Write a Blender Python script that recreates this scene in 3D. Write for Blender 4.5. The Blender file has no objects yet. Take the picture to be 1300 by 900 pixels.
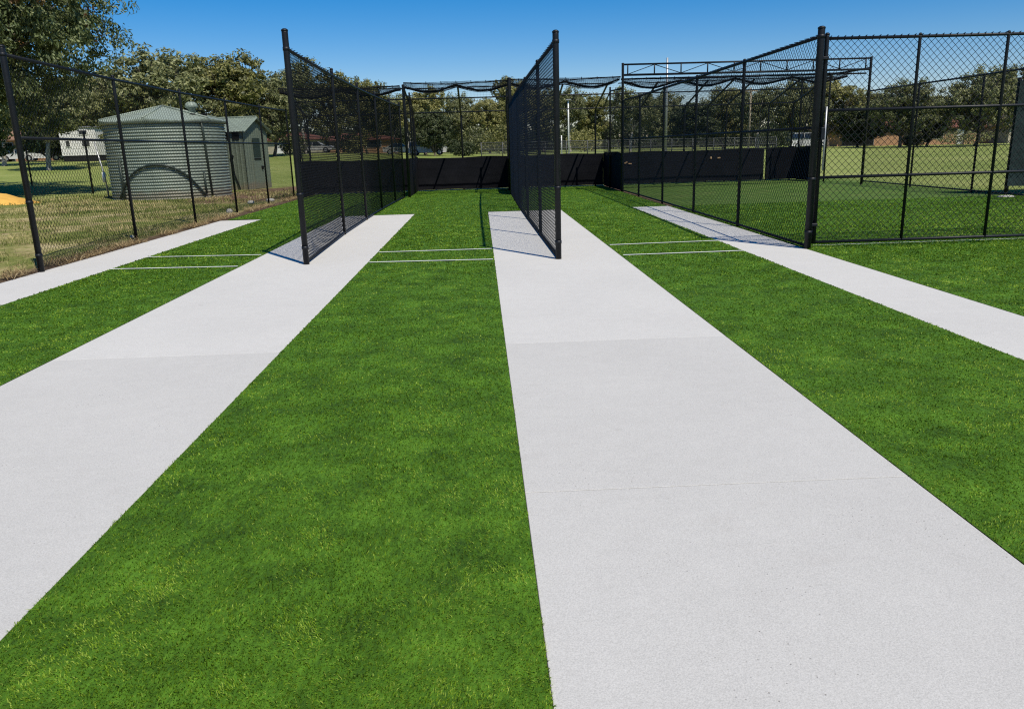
import bpy, math, random
import numpy as np
from mathutils import Vector, Matrix

rng = np.random.default_rng(7)
random.seed(7)
SC = bpy.context.scene
COL = SC.collection
PI = math.pi

# ------------------------------------------------------------------ camera
EYE = 1.57
FPX = 1005.5
def _axes(p, y, r):
    f = np.array([math.sin(y)*math.cos(p), math.cos(y)*math.cos(p), -math.sin(p)])
    rt = np.array([math.cos(y), -math.sin(y), 0]); up = np.cross(rt, f)
    c, s = math.cos(r), math.sin(r)
    return np.array([c*rt+s*up, -s*rt+c*up, f])
AX = _axes(math.radians(14.694), math.radians(1.840), math.radians(-1.685))
cam_d = bpy.data.cameras.new('camera'); cam = bpy.data.objects.new('camera', cam_d); COL.objects.link(cam)
cam_d.sensor_width = 36; cam_d.lens = FPX/1300*36; cam_d.clip_end = 4000; cam_d.clip_start = .05
m = Matrix.Identity(4)
for i in range(3):
    m[i][0] = AX[0][i]; m[i][1] = AX[1][i]; m[i][2] = -AX[2][i]
m[2][3] = EYE
cam.matrix_world = m
SC.camera = cam

def ground_z(x, y):
    x = np.asarray(x, float); y = np.asarray(y, float)
    q = x/np.maximum(y, 1.)
    A = np.interp(q, [-.6, -.2, -.06, .11, .33, .45, .58], [1.5, 1.5, .8, .62, .35, .2, .0])
    s = np.clip((np.hypot(x, y)-42)/62, 0, 1); s = s*s*(3-2*s)
    return A*s
def far(px, Y):
    """where the sight line through column px (photo pixels, near the horizon) meets distance Y"""
    c = np.array([(px-650)/FPX, (450-190)/FPX, 1.]) @ AX
    X = c[0]/c[1]*Y
    return float(X), float(Y), float(ground_z(X, Y))

# ------------------------------------------------------------------ node helpers
class NT:
    def __init__(s, name):
        s.m = bpy.data.materials.new(name); s.m.use_nodes = True
        s.t = s.m.node_tree; s.t.nodes.clear()
        s.out = s.t.nodes.new('ShaderNodeOutputMaterial')
    def n(s, typ, ins=None, **kw):
        nd = s.t.nodes.new(typ)
        for k, v in kw.items(): setattr(nd, k, v)
        for k, v in (ins or {}).items():
            if isinstance(v, bpy.types.NodeSocket): s.t.links.new(v, nd.inputs[k])
            else: nd.inputs[k].default_value = v
        return nd
    def math(s, op, a, b=0., c=0., clamp=False):
        nd = s.n('ShaderNodeMath', {0: a, 1: b, 2: c}, operation=op); nd.use_clamp = clamp
        return nd.outputs[0]
    def noise(s, vec, scale, detail=4, rough=.55, dist=0.):
        nd = s.n('ShaderNodeTexNoise', {'Scale': scale, 'Detail': detail, 'Roughness': rough, 'Distortion': dist})
        if vec is not None: s.t.links.new(vec, nd.inputs['Vector'])
        return nd.outputs['Fac']
    def ramp(s, fac, stops, interp='LINEAR'):
        nd = s.n('ShaderNodeValToRGB', {0: fac}); cr = nd.color_ramp; cr.interpolation = interp
        while len(cr.elements) < len(stops): cr.elements.new(.5)
        for e, (p, c) in zip(cr.elements, stops):
            e.position = p; e.color = (c[0], c[1], c[2], 1) if hasattr(c, '__len__') else (c, c, c, 1)
        return nd.outputs[0]
    def mix(s, f, a, b, mode='MIX'):
        nd = s.t.nodes.new('ShaderNodeMix'); nd.data_type = 'RGBA'; nd.blend_type = mode
        for k, v in ((0, f), (6, a), (7, b)):
            if isinstance(v, bpy.types.NodeSocket): s.t.links.new(v, nd.inputs[k])
            else: nd.inputs[k].default_value = v if k == 0 else (v[0], v[1], v[2], 1)
        return nd.outputs[2]
    def step(s, v, a, b):   # smooth 0..1 as v goes a..b
        nd = s.n('ShaderNodeMapRange', {0: v, 1: a, 2: b, 3: 0., 4: 1.}, interpolation_type='SMOOTHSTEP')
        return nd.outputs[0]
    def pos(s): return s.n('ShaderNodeNewGeometry').outputs['Position']
    def objco(s): return s.n('ShaderNodeTexCoord').outputs['Object']
    def bump(s, h, strength, dist):
        return s.n('ShaderNodeBump', {'Height': h, 'Strength': strength, 'Distance': dist}).outputs[0]
    def pbr(s, col, rough=.7, metal=0., bump=None, spec=.4, **kw):
        b = s.n('ShaderNodeBsdfPrincipled')
        def put(k, v):
            if isinstance(v, bpy.types.NodeSocket): s.t.links.new(v, b.inputs[k])
            elif k == 'Base Color': b.inputs[k].default_value = (v[0], v[1], v[2], 1)
            else: b.inputs[k].default_value = v
        put('Base Color', col); put('Roughness', rough); put('Metallic', metal); put('Specular IOR Level', spec)
        if bump is not None: put('Normal', bump)
        s.t.links.new(b.outputs[0], s.out.inputs[0]); s.b = b
        return s.m

def simple(name, col, rough=.6, metal=0., spec=.4, nscale=6., var=.25, bs=0., bscale=40.):
    t = NT(name); p = t.objco()
    n = t.noise(p, nscale, 5, .6)
    lo = tuple(c*(1-var) for c in col); hi = tuple(min(1, c*(1+var)) for c in col)
    c = t.ramp(n, [(.3, lo), (.7, hi)])
    b = t.bump(t.noise(p, bscale, 3), bs, .01) if bs else None
    return t.pbr(c, rough, metal, b, spec)

M = {}
M['coat'] = simple('black_powder_coat', (.0065, .0080, .0115), .5, 0, .32, 9, .35, .15, 60)
M['wire'] = simple('black_coated_wire', (.0045, .0055, .0075), .6, 0, .22, 3, .2)
M['twine'] = simple('black_net_twine', (.0055, .0068, .010), .85, 0, .15, 3, .2)
M['galv'] = simple('galvanised_steel', (.42, .43, .44), .45, .6, .5, 8, .2)
M['galv_old'] = simple('weathered_galvanised', (.22, .23, .24), .6, .2, .4, 8, .25)
M['galv_dull'] = simple('dull_grey_pipe', (.095, .098, .10), .7, 0, .2, 8, .25)
M['timber'] = simple('weathered_timber', (.30, .25, .18), .85, 0, .2, 5, .3)
M['white'] = simple('white_paint', (.74, .74, .72), .45, 0, .4, 3, .08)
M['paint_dull'] = simple('dull_white_car_paint', (.46, .46, .45), .4, 0, .4, 3, .1)  # white with its brightness lowered evenly
M['rubber'] = simple('black_rubber', (.015, .015, .016), .8, 0, .2)
M['glass_dark'] = simple('dark_window_glass', (.02, .025, .03), .08, 0, .6, 2, .2)
M['stone'] = simple('pale_stone', (.42, .40, .36), .9, 0, .2, 9, .3, .6, 20)
M['dark_hole'] = simple('dark_opening', (.008, .009, .009), .9, 0, .1)
M['dkgreen'] = simple('dark_green_cloth', (.020, .034, .034), .9, 0, .15, 2, .4, .4, 90)
M['tan'] = simple('tan_tear_light', (.42, .28, .16), .9, 0, .1, 20, .3)

def m_scrim():
    t = NT('black_shade_cloth'); p = t.pos()
    big = t.noise(p, 1.3, 5, .6); fine = t.noise(p, 60, 2)
    c = t.ramp(big, [(.3, (.0055, .006, .008)), (.6, (.0085, .009, .012)), (.85, (.014, .0145, .017))])
    h = t.math('ADD', t.math('MULTIPLY', fine, .25), t.noise(p, 3.5, 3))
    return t.pbr(c, .9, 0, t.bump(h, .5, .05), .1)
M['scrim'] = m_scrim()

def m_concrete():
    t = NT('broom_finished_concrete'); p = t.pos()
    rnd = t.n('ShaderNodeSeparateColor', {0: t.n('ShaderNodeObjectInfo').outputs['Color']}).outputs[0]
    big = t.noise(p, .55, 6, .6, .4); mid = t.noise(p, 7, 5, .65); fine = t.noise(p, 170, 3, .7)
    base = t.ramp(big, [(.25, (.440, .430, .397)), (.75, (.580, .567, .524))])
    base = t.mix(.30, base, t.ramp(mid, [(.25, (.405, .395, .378)), (.75, (.595, .58, .552))]))
    base = t.mix(.5, base, t.ramp(fine, [(.28, (.30, .295, .285)), (.5, (.51, .50, .48)), (.72, (.68, .665, .64))]))
    vor = t.n('ShaderNodeTexVoronoi', {'Scale': 34., 'Vector': p, 'Randomness': 1.}).outputs['Distance']
    gate = t.step(t.noise(p, 1.6, 4), .46, .66)
    pit = t.math('MULTIPLY', t.math('SUBTRACT', 1., t.step(vor, .05, .14)), gate)
    base = t.mix(t.math('MULTIPLY', pit, .8), base, (.13, .11, .10))
    stain = t.step(t.noise(p, 1.1, 4, .7, 1.2), .60, .78)
    base = t.mix(t.math('MULTIPLY', stain, .16), base, (.34, .30, .27))
    trow = t.n('ShaderNodeMapping', {'Vector': p, 'Scale': (.5, 6., 1.)}).outputs[0]
    base = t.mix(t.math('MULTIPLY', t.step(t.noise(trow, 2.2, 5, .7), .52, .72), .13), base, (.40, .385, .36))
    spl = t.step(t.noise(p, 3.4, 2, .5, .3), .735, .76)
    base = t.mix(t.math('MULTIPLY', spl, .12), base, (.22, .20, .18))
    tone = t.n('ShaderNodeMapRange', {0: rnd, 1: 0., 2: 1., 3: .80, 4: 1.20}).outputs[0]
    hsv = t.n('ShaderNodeHueSaturation', {'Color': base, 'Value': tone}).outputs[0]
    h = t.math('SUBTRACT', t.math('ADD', fine, t.math('MULTIPLY', mid, .6)), t.math('MULTIPLY', pit, 1.5))
    return t.pbr(hsv, .88, 0, t.bump(h, .35, .004), .25)
M['concrete'] = m_concrete()

def m_turf_base():
    t = NT('turf_backing'); p = t.pos()
    a = t.noise(p, 3., 5, .6); st = t.n('ShaderNodeMapping', {'Vector': p, 'Scale': (1., .35, 1.)}).outputs[0]
    f = t.noise(st, 55, 4, .7)
    c = t.ramp(t.math('ADD', t.math('MULTIPLY', a, .5), t.math('MULTIPLY', f, .5)),
               [(.34, (.018, .048, .002)), (.5, (.052, .128, .006)), (.66, (.105, .235, .016))])
    return t.pbr(c, .8, 0, t.bump(f, .8, .012), .25)
M['turf'] = m_turf_base()

def m_blade(name, lo, mid, hi, trans=.35, rough=.6):
    t = NT(name)
    a = t.n('ShaderNodeAttribute', attribute_name='tone').outputs['Fac']
    c = t.ramp(a, [(0., lo), (.5, mid), (1., hi)])
    d = t.n('ShaderNodeBsdfDiffuse', {'Color': c}); tr = t.n('ShaderNodeBsdfTranslucent', {'Color': c})
    mx = t.n('ShaderNodeMixShader', {0: trans, 1: d.outputs[0], 2: tr.outputs[0]})
    g = t.n('ShaderNodeBsdfGlossy', {'Roughness': rough, 'Color': (1, 1, 1, 1)})
    m2 = t.n('ShaderNodeMixShader', {0: .008, 1: mx.outputs[0], 2: g.outputs[0]})
    t.t.links.new(m2.outputs[0], t.out.inputs[0])
    return t.m
M['turf_blade'] = m_blade('turf_fibre', (.036, .076, .003), (.205, .342, .015), (.40, .52, .085))
M['dry_blade'] = m_blade('lawn_blade', (.075, .120, .020), (.21, .225, .060), (.58, .48, .24), .25, .6)
M['straw'] = m_blade('straw', (.16, .10, .05), (.33, .24, .12), (.48, .38, .22), .2, .6)

def m_leaf(name, dark, mid, light, odd=None):
    t = NT(name)
    g = t.n('ShaderNodeNewGeometry'); r = g.outputs['Random Per Island']
    oc = t.objco(); n = t.noise(oc, .55, 3, .6)
    orn = t.n('ShaderNodeObjectInfo').outputs['Random']
    f = t.math('ADD', t.math('MULTIPLY', r, .55), t.math('MULTIPLY', n, .6))
    f = t.math('ADD', f, t.math('MULTIPLY', t.math('SUBTRACT', orn, .5), .22))
    c = t.ramp(f, [(.22, dark), (.55, mid), (.92, light)])
    if odd:
        k = t.step(t.noise(oc, .42, 2), .635, .70)
        k = t.math('MULTIPLY', k, t.step(r, .25, .6))
        c = t.mix(k, c, odd)
    d = t.n('ShaderNodeBsdfDiffuse', {'Color': c}); tr = t.n('ShaderNodeBsdfTranslucent', {'Color': c})
    mx = t.n('ShaderNodeMixShader', {0: .28, 1: d.outputs[0], 2: tr.outputs[0]})
    gl = t.n('ShaderNodeBsdfGlossy', {'Roughness': .55, 'Color': (1, 1, 1, 1)})
    m2 = t.n('ShaderNodeMixShader', {0: .025, 1: mx.outputs[0], 2: gl.outputs[0]})
    t.t.links.new(m2.outputs[0], t.out.inputs[0])
    return t.m
M['leaf_olive'] = m_leaf('olive_gum_leaves', (.052, .062, .022), (.165, .180, .070), (.33, .34, .155))
M['leaf_gold'] = m_leaf('golden_green_leaves', (.055, .066, .018), (.190, .190, .055), (.37, .35, .125))
M['leaf_dark'] = m_leaf('dark_evergreen_leaves', (.024, .038, .012), (.050, .068, .024), (.100, .118, .046))
M['leaf_big'] = m_leaf('pepper_tree_leaves', (.026, .042, .011), (.088, .120, .038), (.26, .30, .13), (.26, .12, .055))
def m_bark(name, a, b):
    t = NT(name); p = t.objco()
    st = t.n('ShaderNodeMapping', {'Vector': p, 'Scale': (1., 1., .3)}).outputs[0]
    n = t.noise(st, 4, 6, .65)
    return t.pbr(t.ramp(n, [(.3, a), (.7, b)]), .9, 0, t.bump(n, .7, .05), .15)
M['bark'] = m_bark('grey_brown_bark', (.045, .036, .028), (.15, .125, .10))
M['bark_pale'] = m_bark('pale_gum_bark', (.19, .17, .145), (.42, .385, .34))

def m_steel_green(name, col):
    t = NT(name); p = t.objco()
    n = t.noise(p, 1.4, 5, .6); st = t.n('ShaderNodeMapping', {'Vector': p, 'Scale': (6., 6., .5)}).outputs[0]
    s = t.noise(st, 2.2, 4)
    f = t.math('ADD', t.math('MULTIPLY', n, .5), t.math('MULTIPLY', s, .5))
    c = t.ramp(f, [(.3, tuple(v*.80 for v in col)), (.7, tuple(v*1.15 for v in col))])
    zz = t.n('ShaderNodeSeparateXYZ', {0: p}).outputs[2]
    mud = t.step(t.math('ADD', zz, t.math('MULTIPLY', t.noise(p, 2.6, 5, .7), -.75)), .02, -.22)
    c = t.mix(t.math('MULTIPLY', mud, .55), c, (.20, .145, .095))
    return t.pbr(c, .48, 0, None, .45)
M['tank'] = m_steel_green('pale_eucalypt_steel', (.240, .285, .232))
M['tank_roof'] = m_steel_green('pale_green_roof_steel', (.30, .355, .29))
M['shed'] = m_steel_green('grey_green_wall_steel', (.150, .180, .132))
M['shed_roof'] = m_steel_green('grey_green_roof_steel', (.24, .29, .235))
M['arc_tube'] = simple('dark_green_tube', (.018, .030, .022), .5)
M['pipe'] = simple('dark_green_pipe', (.030, .045, .034), .5)
M['sand'] = simple('orange_sand', (.62, .36, .085), .95, 0, .1, 1.5, .16, .6, 7)

def m_wallbrick(name, col):
    t = NT(name); p = t.objco()
    br = t.n('ShaderNodeTexBrick', {'Vector': p, 'Scale': 4., 'Color1': (*col, 1), 'Color2': (col[0]*.8, col[1]*.78, col[2]*.75, 1),
                                    'Mortar': (col[0]*.8, col[1]*.9, col[2]*.9, 1), 'Mortar Size': .012})
    return t.pbr(br.outputs[0], .9, 0, None, .2)
M['brick_orange'] = m_wallbrick('orange_brick', (.50, .26, .15))
M['brick_cream'] = m_wallbrick('cream_brick', (.52, .42, .31))
def m_tile(name, col):
    t = NT(name); p = t.objco()
    w = t.n('ShaderNodeTexWave', {'Vector': p, 'Scale': 4.2, 'Distortion': .3}, bands_direction='Z').outputs['Fac']
    n = t.noise(p, 3, 5)
    c = t.ramp(n, [(.3, tuple(v*.7 for v in col)), (.7, tuple(v*1.2 for v in col))])
    return t.pbr(c, .85, 0, t.bump(w, .6, .05), .2)
M['tile_red'] = m_tile('red_roof_tile', (.20, .085, .060))
M['tile_brown'] = m_tile('brown_roof_tile', (.26, .155, .105))
M['tile_grey'] = m_tile('grey_green_roof_tile', (.15, .15, .115))

def m_ground():
    t = NT('park_ground'); p = t.pos()
    sp = t.n('ShaderNodeSeparateXYZ', {0: p}); X, Y = sp.outputs[0], sp.outputs[1]
    a = t.noise(p, .09, 5, .6); b = t.noise(p, 1.1, 6, .65); c = t.noise(p, 9, 5, .7)
    f = t.math('ADD', t.math('ADD', t.math('MULTIPLY', a, .45), t.math('MULTIPLY', b, .3)), t.math('MULTIPLY', c, .25))
    field = t.ramp(f, [(.36, (.138, .190, .040)), (.5, (.220, .262, .072)), (.64, (.32, .335, .12))])
    # dry lawn outside the fence
    b2 = t.noise(p, .55, 6, .68, .6)
    f2 = t.math('ADD', t.math('MULTIPLY', b2, .65), t.math('MULTIPLY', c, .35))
    dry = t.ramp(f2, [(.38, (.090, .125, .026)), (.47, (.165, .185, .048)), (.55, (.33, .285, .125)), (.65, (.54, .45, .27))])
    dirtn = t.step(t.noise(p, .8, 5, .7, .8), .56, .66)
    dry = t.mix(t.math('MULTIPLY', dirtn, .62), dry, (.21, .135, .080))
    kx = t.step(X, -4., -6.6); ky = t.step(t.math('ADD', Y, t.math('MULTIPLY', b2, 14.)), 48., 36.)
    col = t.mix(t.math('MULTIPLY', kx, ky), field, dry)
    # bare brown earth by the far end of the fence and shed
    dx = t.math('SUBTRACT', X, -8.6); dy = t.math('MULTIPLY', t.math('SUBTRACT', Y, 33.5), .42)
    d = t.math('SQRT', t.math('ADD', t.math('MULTIPLY', dx, dx), t.math('MULTIPLY', dy, dy)))
    d = t.math('ADD', d, t.math('MULTIPLY', t.math('SUBTRACT', b2, .5), 2.2))
    earth = t.ramp(t.math('ADD', t.math('MULTIPLY', b, .5), t.math('MULTIPLY', c, .5)), [(.35, (.10, .062, .038)), (.65, (.24, .155, .10))])
    col = t.mix(t.step(d, 2.9, 2.0), col, earth)
    # soil under and round the lanes
    kl = t.math('MULTIPLY', t.step(X, -6.95, -6.6), t.step(X, 5.2, 4.9)); kl = t.math('MULTIPLY', kl, t.step(Y, 32.1, 31.7))
    col = t.mix(kl, col, t.ramp(c, [(.35, (.05, .035, .022)), (.65, (.13, .09, .06))]))
    # pale dirt strip along the back wall
    kd = t.math('MULTIPLY', t.step(Y, 30.7, 30.95), kl)
    col = t.mix(kd, col, (.36, .25, .155))
    # darker green lawn behind the open net bay
    k4 = t.math('MULTIPLY', t.step(X, 4.8, 5.1), t.step(X, 15.5, 13.)); k4 = t.math('MULTIPLY', k4, t.step(Y, 33., 31.))
    lawn = t.ramp(t.math('ADD', t.math('MULTIPLY', b, .5), t.math('MULTIPLY', c, .5)), [(.36, (.055, .105, .018)), (.52, (.085, .150, .030)), (.68, (.15, .165, .055))])
    col = t.mix(k4, col, lawn)
    return t.pbr(col, .95, 0, t.bump(t.math('ADD', c, b), .8, .06), .1)
M['ground'] = m_ground()

# ------------------------------------------------------------------ mesh builder
def _frame(D):
    D = D/np.maximum(np.linalg.norm(D, axis=1, keepdims=True), 1e-9)
    ref = np.where(np.abs(D[:, 2:3]) > .9, np.array([[1., 0, 0]]), np.array([[0, 0, 1.]]))
    A = np.cross(D, ref); A /= np.linalg.norm(A, axis=1, keepdims=True)
    return A, np.cross(D, A)
class MB:
    def __init__(s): s.V = []; s.L = []; s.T = []; s.n = 0; s.attr = None
    def raw(s, v, loops, totals):
        v = np.asarray(v, float).reshape(-1, 3)
        s.V.append(v); s.L.append(np.asarray(loops, np.int64).ravel()+s.n); s.T.append(np.asarray(totals, np.int64).ravel()); s.n += len(v)
        return s
    def faces(s, v, fs):
        return s.raw(v, np.concatenate([np.asarray(f) for f in fs]), [len(f) for f in fs])
    def box(s, c, size, rz=0., bev=0.):
        x, y, z = [k/2 for k in size]; ca, sa = math.cos(rz), math.sin(rz)
        def tr(P): return [(c[0]+a*ca-b*sa, c[1]+a*sa+b*ca, c[2]+d) for a, b, d in P]
        if bev <= 0:
            P = [(-x, -y, -z), (x, -y, -z), (x, y, -z), (-x, y, -z), (-x, -y, z), (x, -y, z), (x, y, z), (-x, y, z)]
            return s.faces(tr(P), [(0, 3, 2, 1), (4, 5, 6, 7), (0, 1, 5, 4), (1, 2, 6, 5), (2, 3, 7, 6), (3, 0, 4, 7)])
        e = bev; P = []
        for zz, k in ((-z, e), (-z+e, 0), (z-e, 0), (z, e)):
            P += [(-x+k, -y+k, zz), (x-k, -y+k, zz), (x-k, y-k, zz), (-x+k, y-k, zz)]
        F = [(3, 2, 1, 0), (12, 13, 14, 15)]
        for r in range(3):
            for i in range(4):
                j = (i+1) % 4; F.append((r*4+i, r*4+j, r*4+4+j, r*4+4+i))
        return s.faces(tr(P), F)
    def tube(s, pts, r, k=8, cap=True):
        pts = np.asarray(pts, float); n = len(pts); r = np.broadcast_to(np.asarray(r, float), (n,))
        D = np.gradient(pts, axis=0); A, B = _frame(D)
        for i in range(1, n):
            if np.dot(A[i], A[i-1]) < 0 and abs(np.dot(A[i], A[i-1])) > .3: A[i] = -A[i]; B[i] = -B[i]
        an = np.arange(k)*2*PI/k
        ring = pts[:, None, :] + r[:, None, None]*(np.cos(an)[None, :, None]*A[:, None, :]+np.sin(an)[None, :, None]*B[:, None, :])
        F = []
        for i in range(n-1):
            for j in range(k):
                j2 = (j+1) % k; F.append((i*k+j, i*k+j2, (i+1)*k+j2, (i+1)*k+j))
        if cap: F.append(tuple(range(k-1, -1, -1))); F.append(tuple((n-1)*k+j for j in range(k)))
        return s.faces(ring.reshape(-1, 3), F)
    def sticks(s, P0, P1, r, k=3):
        P0 = np.asarray(P0, float).reshape(-1, 3); P1 = np.asarray(P1, float).reshape(-1, 3); n = len(P0)
        if not n: return s
        A, B = _frame(P1-P0); an = np.arange(k)*2*PI/k + .4
        off = r*(np.cos(an)[None, :, None]*A[:, None, :]+np.sin(an)[None, :, None]*B[:, None, :])
        V = np.stack([P0[:, None]+off, P1[:, None]+off], 1).reshape(-1, 3)
        base = (np.arange(n)*2*k)[:, None, None]; j = np.arange(k); j2 = (j+1) % k
        q = np.stack([j, j2, j2+k, j+k], 1)[None]
        return s.raw(V, (base+q).ravel(), np.full(n*k, 4))
    def grid(s, P):     # P (a,b,3)
        a, b = P.shape[:2]; i = np.arange(a*b).reshape(a, b)
        q = np.stack([i[:-1, :-1], i[1:, :-1], i[1:, 1:], i[:-1, 1:]], -1).reshape(-1)
        return s.raw(P.reshape(-1, 3), q, np.full((a-1)*(b-1), 4))
    def lathe(s, prof, c=(0, 0, 0), k=48):
        prof = np.asarray(prof, float); an = np.arange(k+1)*2*PI/k
        P = np.stack([c[0]+prof[:, 0:1]*np.cos(an), c[1]+prof[:, 0:1]*np.sin(an), c[2]+np.repeat(prof[:, 1:2], k+1, 1)], -1)
        return s.grid(P.transpose(1, 0, 2))
    def build(s, name, mat, parent=None, smooth=False, origin=None):
        me = bpy.data.meshes.new(name)
        V = np.concatenate(s.V); L = np.concatenate(s.L); T = np.concatenate(s.T)
        off = np.zeros(3)
        root = parent
        while root is not None and root.parent is not None: root = root.parent
        if root is not None: off = np.array(root.location)
        elif origin is not None: off = np.array(origin, float)
        V = V-off
        me.vertices.add(len(V)); me.vertices.foreach_set('co', V.astype(np.float32).ravel())
        me.loops.add(len(L)); me.loops.foreach_set('vertex_index', L.astype(np.int32))
        me.polygons.add(len(T)); st = np.concatenate([[0], np.cumsum(T)[:-1]])
        me.polygons.foreach_set('loop_start', st.astype(np.int32))
        try: me.polygons.foreach_set('loop_total', T.astype(np.int32))
        except Exception: pass
        me.polygons.foreach_set('use_smooth', np.full(len(T), smooth))
        me.materials.append(mat)
        if s.attr is not None:
            a = me.attributes.new('tone', 'FLOAT', 'POINT'); a.data.foreach_set('value', s.attr.astype(np.float32))
        me.update(calc_edges=True)
        o = bpy.data.objects.new(name, me); COL.objects.link(o)
        if parent is not None: o.parent = parent
        elif origin is not None: o.location = origin
        return o

def tag(o, label=None, cat=None, group=None, kind=None):
    if label: o['label'] = label
    if cat: o['category'] = cat
    if group: o['group'] = group
    if kind: o['kind'] = kind
    return o
def thing(name, label, cat, loc, group=None):
    o = bpy.data.objects.new(name, None); COL.objects.link(o); o.location = loc; o.empty_display_size = .2
    return tag(o, label, cat, group)
def copy_tree(o, parent=None):
    c = o.copy(); COL.objects.link(c)
    if parent is not None: c.parent = parent
    for ch in list(o.children): copy_tree(ch, c)
    return c

class Noise2:
    def __init__(s, seed, n=256): s.g = np.random.default_rng(seed).random((n, n)); s.k = n
    def one(s, x, y):
        xi = np.floor(x).astype(int); yi = np.floor(y).astype(int); fx = x-xi; fy = y-yi
        fx = fx*fx*(3-2*fx); fy = fy*fy*(3-2*fy); g = s.g; k = s.k
        a = g[xi % k, yi % k]; b = g[(xi+1) % k, yi % k]; c = g[xi % k, (yi+1) % k]; d = g[(xi+1) % k, (yi+1) % k]
        return (a*(1-fx)+b*fx)*(1-fy)+(c*(1-fx)+d*fx)*fy
    def __call__(s, x, y, f, o=3):
        t = 0.; w = 1.; ws = 0.
        for i in range(o): t = t+w*s.one(x*f+17.3*i, y*f+5.1*i); ws += w; w *= .55; f *= 2.1
        return t/ws
NZ = Noise2(3); NZ2 = Noise2(11)

# ------------------------------------------------------------------ world, sun
SUN = Vector((.36, -.60, 1.0)).normalized()
w = bpy.data.worlds.new('World'); SC.world = w; w.use_nodes = True
nt = w.node_tree; nt.nodes.clear()
sky = nt.nodes.new('ShaderNodeTexSky'); sky.sky_type = 'NISHITA'; sky.sun_disc = False
sky.sun_elevation = math.asin(SUN.z); sky.sun_rotation = math.atan2(SUN.x, SUN.y)
sky.altitude = 0; sky.air_density = 1.0; sky.dust_density = .0; sky.ozone_density = 5.0
bg = nt.nodes.new('ShaderNodeBackground'); bg.inputs[1].default_value = .085
wo = nt.nodes.new('ShaderNodeOutputWorld')
hs = nt.nodes.new('ShaderNodeHueSaturation'); hs.inputs['Saturation'].default_value = 1.52; hs.inputs['Value'].default_value = 1.16
tint = nt.nodes.new('ShaderNodeMix'); tint.data_type = 'RGBA'; tint.blend_type = 'MULTIPLY'; tint.inputs[0].default_value = 1; tint.inputs[7].default_value = (1.0, .90, 1.0, 1)
nt.links.new(sky.outputs[0], hs.inputs['Color']); nt.links.new(hs.outputs[0], tint.inputs[6]); nt.links.new(tint.outputs[2], bg.inputs[0]); nt.links.new(bg.outputs[0], wo.inputs[0])
sl = bpy.data.lights.new('sun', 'SUN'); sl.energy = 4.8; sl.angle = math.radians(.53); sl.color = (1, .932, .80)
so = bpy.data.objects.new('sun', sl); COL.objects.link(so); so.rotation_euler = (-SUN).to_track_quat('-Z', 'Y').to_euler(); so.location = (10, -18, 30)
SC.view_settings.view_transform = 'Standard'; SC.view_settings.look = 'None'; SC.view_settings.gamma = 1; SC.view_settings.exposure = 0.06
SC.render.engine = 'CYCLES'; SC.cycles.use_denoising = False; SC.cycles.max_bounces = 6; SC.cycles.transparent_max_bounces = 8
SC.cycles.filter_width = 1.2 if hasattr(SC.cycles, 'filter_width') else 1.5

# ------------------------------------------------------------------ ground
xs = np.unique(np.concatenate([np.linspace(-900, -120, 30), np.linspace(-120, -30, 50), np.linspace(-30, -6.6, 90), np.linspace(-6.6, 20, 40), np.linspace(20, 120, 50), np.linspace(120, 900, 30)]))
ys = np.unique(np.concatenate([np.linspace(-60, -4, 12), np.linspace(-4, 45, 150), np.linspace(45, 140, 60), np.linspace(140, 1500, 30)]))
GX, GY = np.meshgrid(xs, ys, indexing='ij')
lump = .07*(NZ(GX, GY, .9, 3)-.5)*np.clip((-6.75-GX)/.5, 0, 1)*np.clip((60-GY)/20, 0, 1)
lump += .05*np.exp(-((GX+7.0)/.35)**2)*(NZ2(GX, GY, 1.3, 2))*np.clip((GY-10)/3, 0, 1)*np.clip((29-GY)/3, 0, 1)
GZ = ground_z(GX, GY)+lump-.004
tag(MB().grid(np.stack([GX, GY, GZ], -1)).build('ground', M['ground'], smooth=True), kind='structure')

# ------------------------------------------------------------------ lanes
GAP = .0015
def slab(x0, x1, y0, y1):
    b = .002; zt = .010
    P = [(x0, y0, -.06), (x1, y0, -.06), (x1, y1, -.06), (x0, y1, -.06), (x0, y0, zt-b), (x1, y0, zt-b), (x1, y1, zt-b), (x0, y1, zt-b),
         (x0+b, y0+b, zt), (x1-b, y0+b, zt), (x1-b, y1-b, zt), (x0+b, y1-b, zt)]
    F = [(0, 1, 5, 4), (1, 2, 6, 5), (2, 3, 7, 6), (3, 0, 4, 7), (4, 5, 9, 8), (5, 6, 10, 9), (6, 7, 11, 10), (7, 4, 8, 11), (8, 9, 10, 11)]
    o = MB().faces(P, F).build('concrete_path', M['concrete'], origin=((x0+x1)/2, (y0+y1)/2, 0))
    v = .70 if y0 > 5 or x0 > 3 else .48; o.color = (v, v, v, 1)
    return tag(o, kind='structure')
E1, E2, E3, E4, E5, E6, E7 = -5.425, -3.51, -1.675, .150, 1.970, 3.775, 4.690
for x0, x1, joints in ((-6.42, E1, [-6, 0.2, 6.2, 12.6, 19.9]), (E2, E3, [-6, .6, 6.30, 20.05]), (E4, E5, [-6, .55, 3.405, 6.30, 20.0]), (E6, E7, [-6, .3, 20.2])):
    for a, b in zip(joints[:-1], joints[1:]): slab(x0+GAP, x1-GAP, a+(.0035 if a != 6.30 else .0008), b-.0035 if b != 6.30 else b-.0008)
TZ = .012
def strip(x0, x1, y0, y1):
    n = max(2, int((x1-x0)/.5)+1); k = int((y1-y0)/.5)+1
    X, Y = np.meshgrid(np.linspace(x0, x1, n), np.linspace(y0, y1, k), indexing='ij')
    return X, Y
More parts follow.
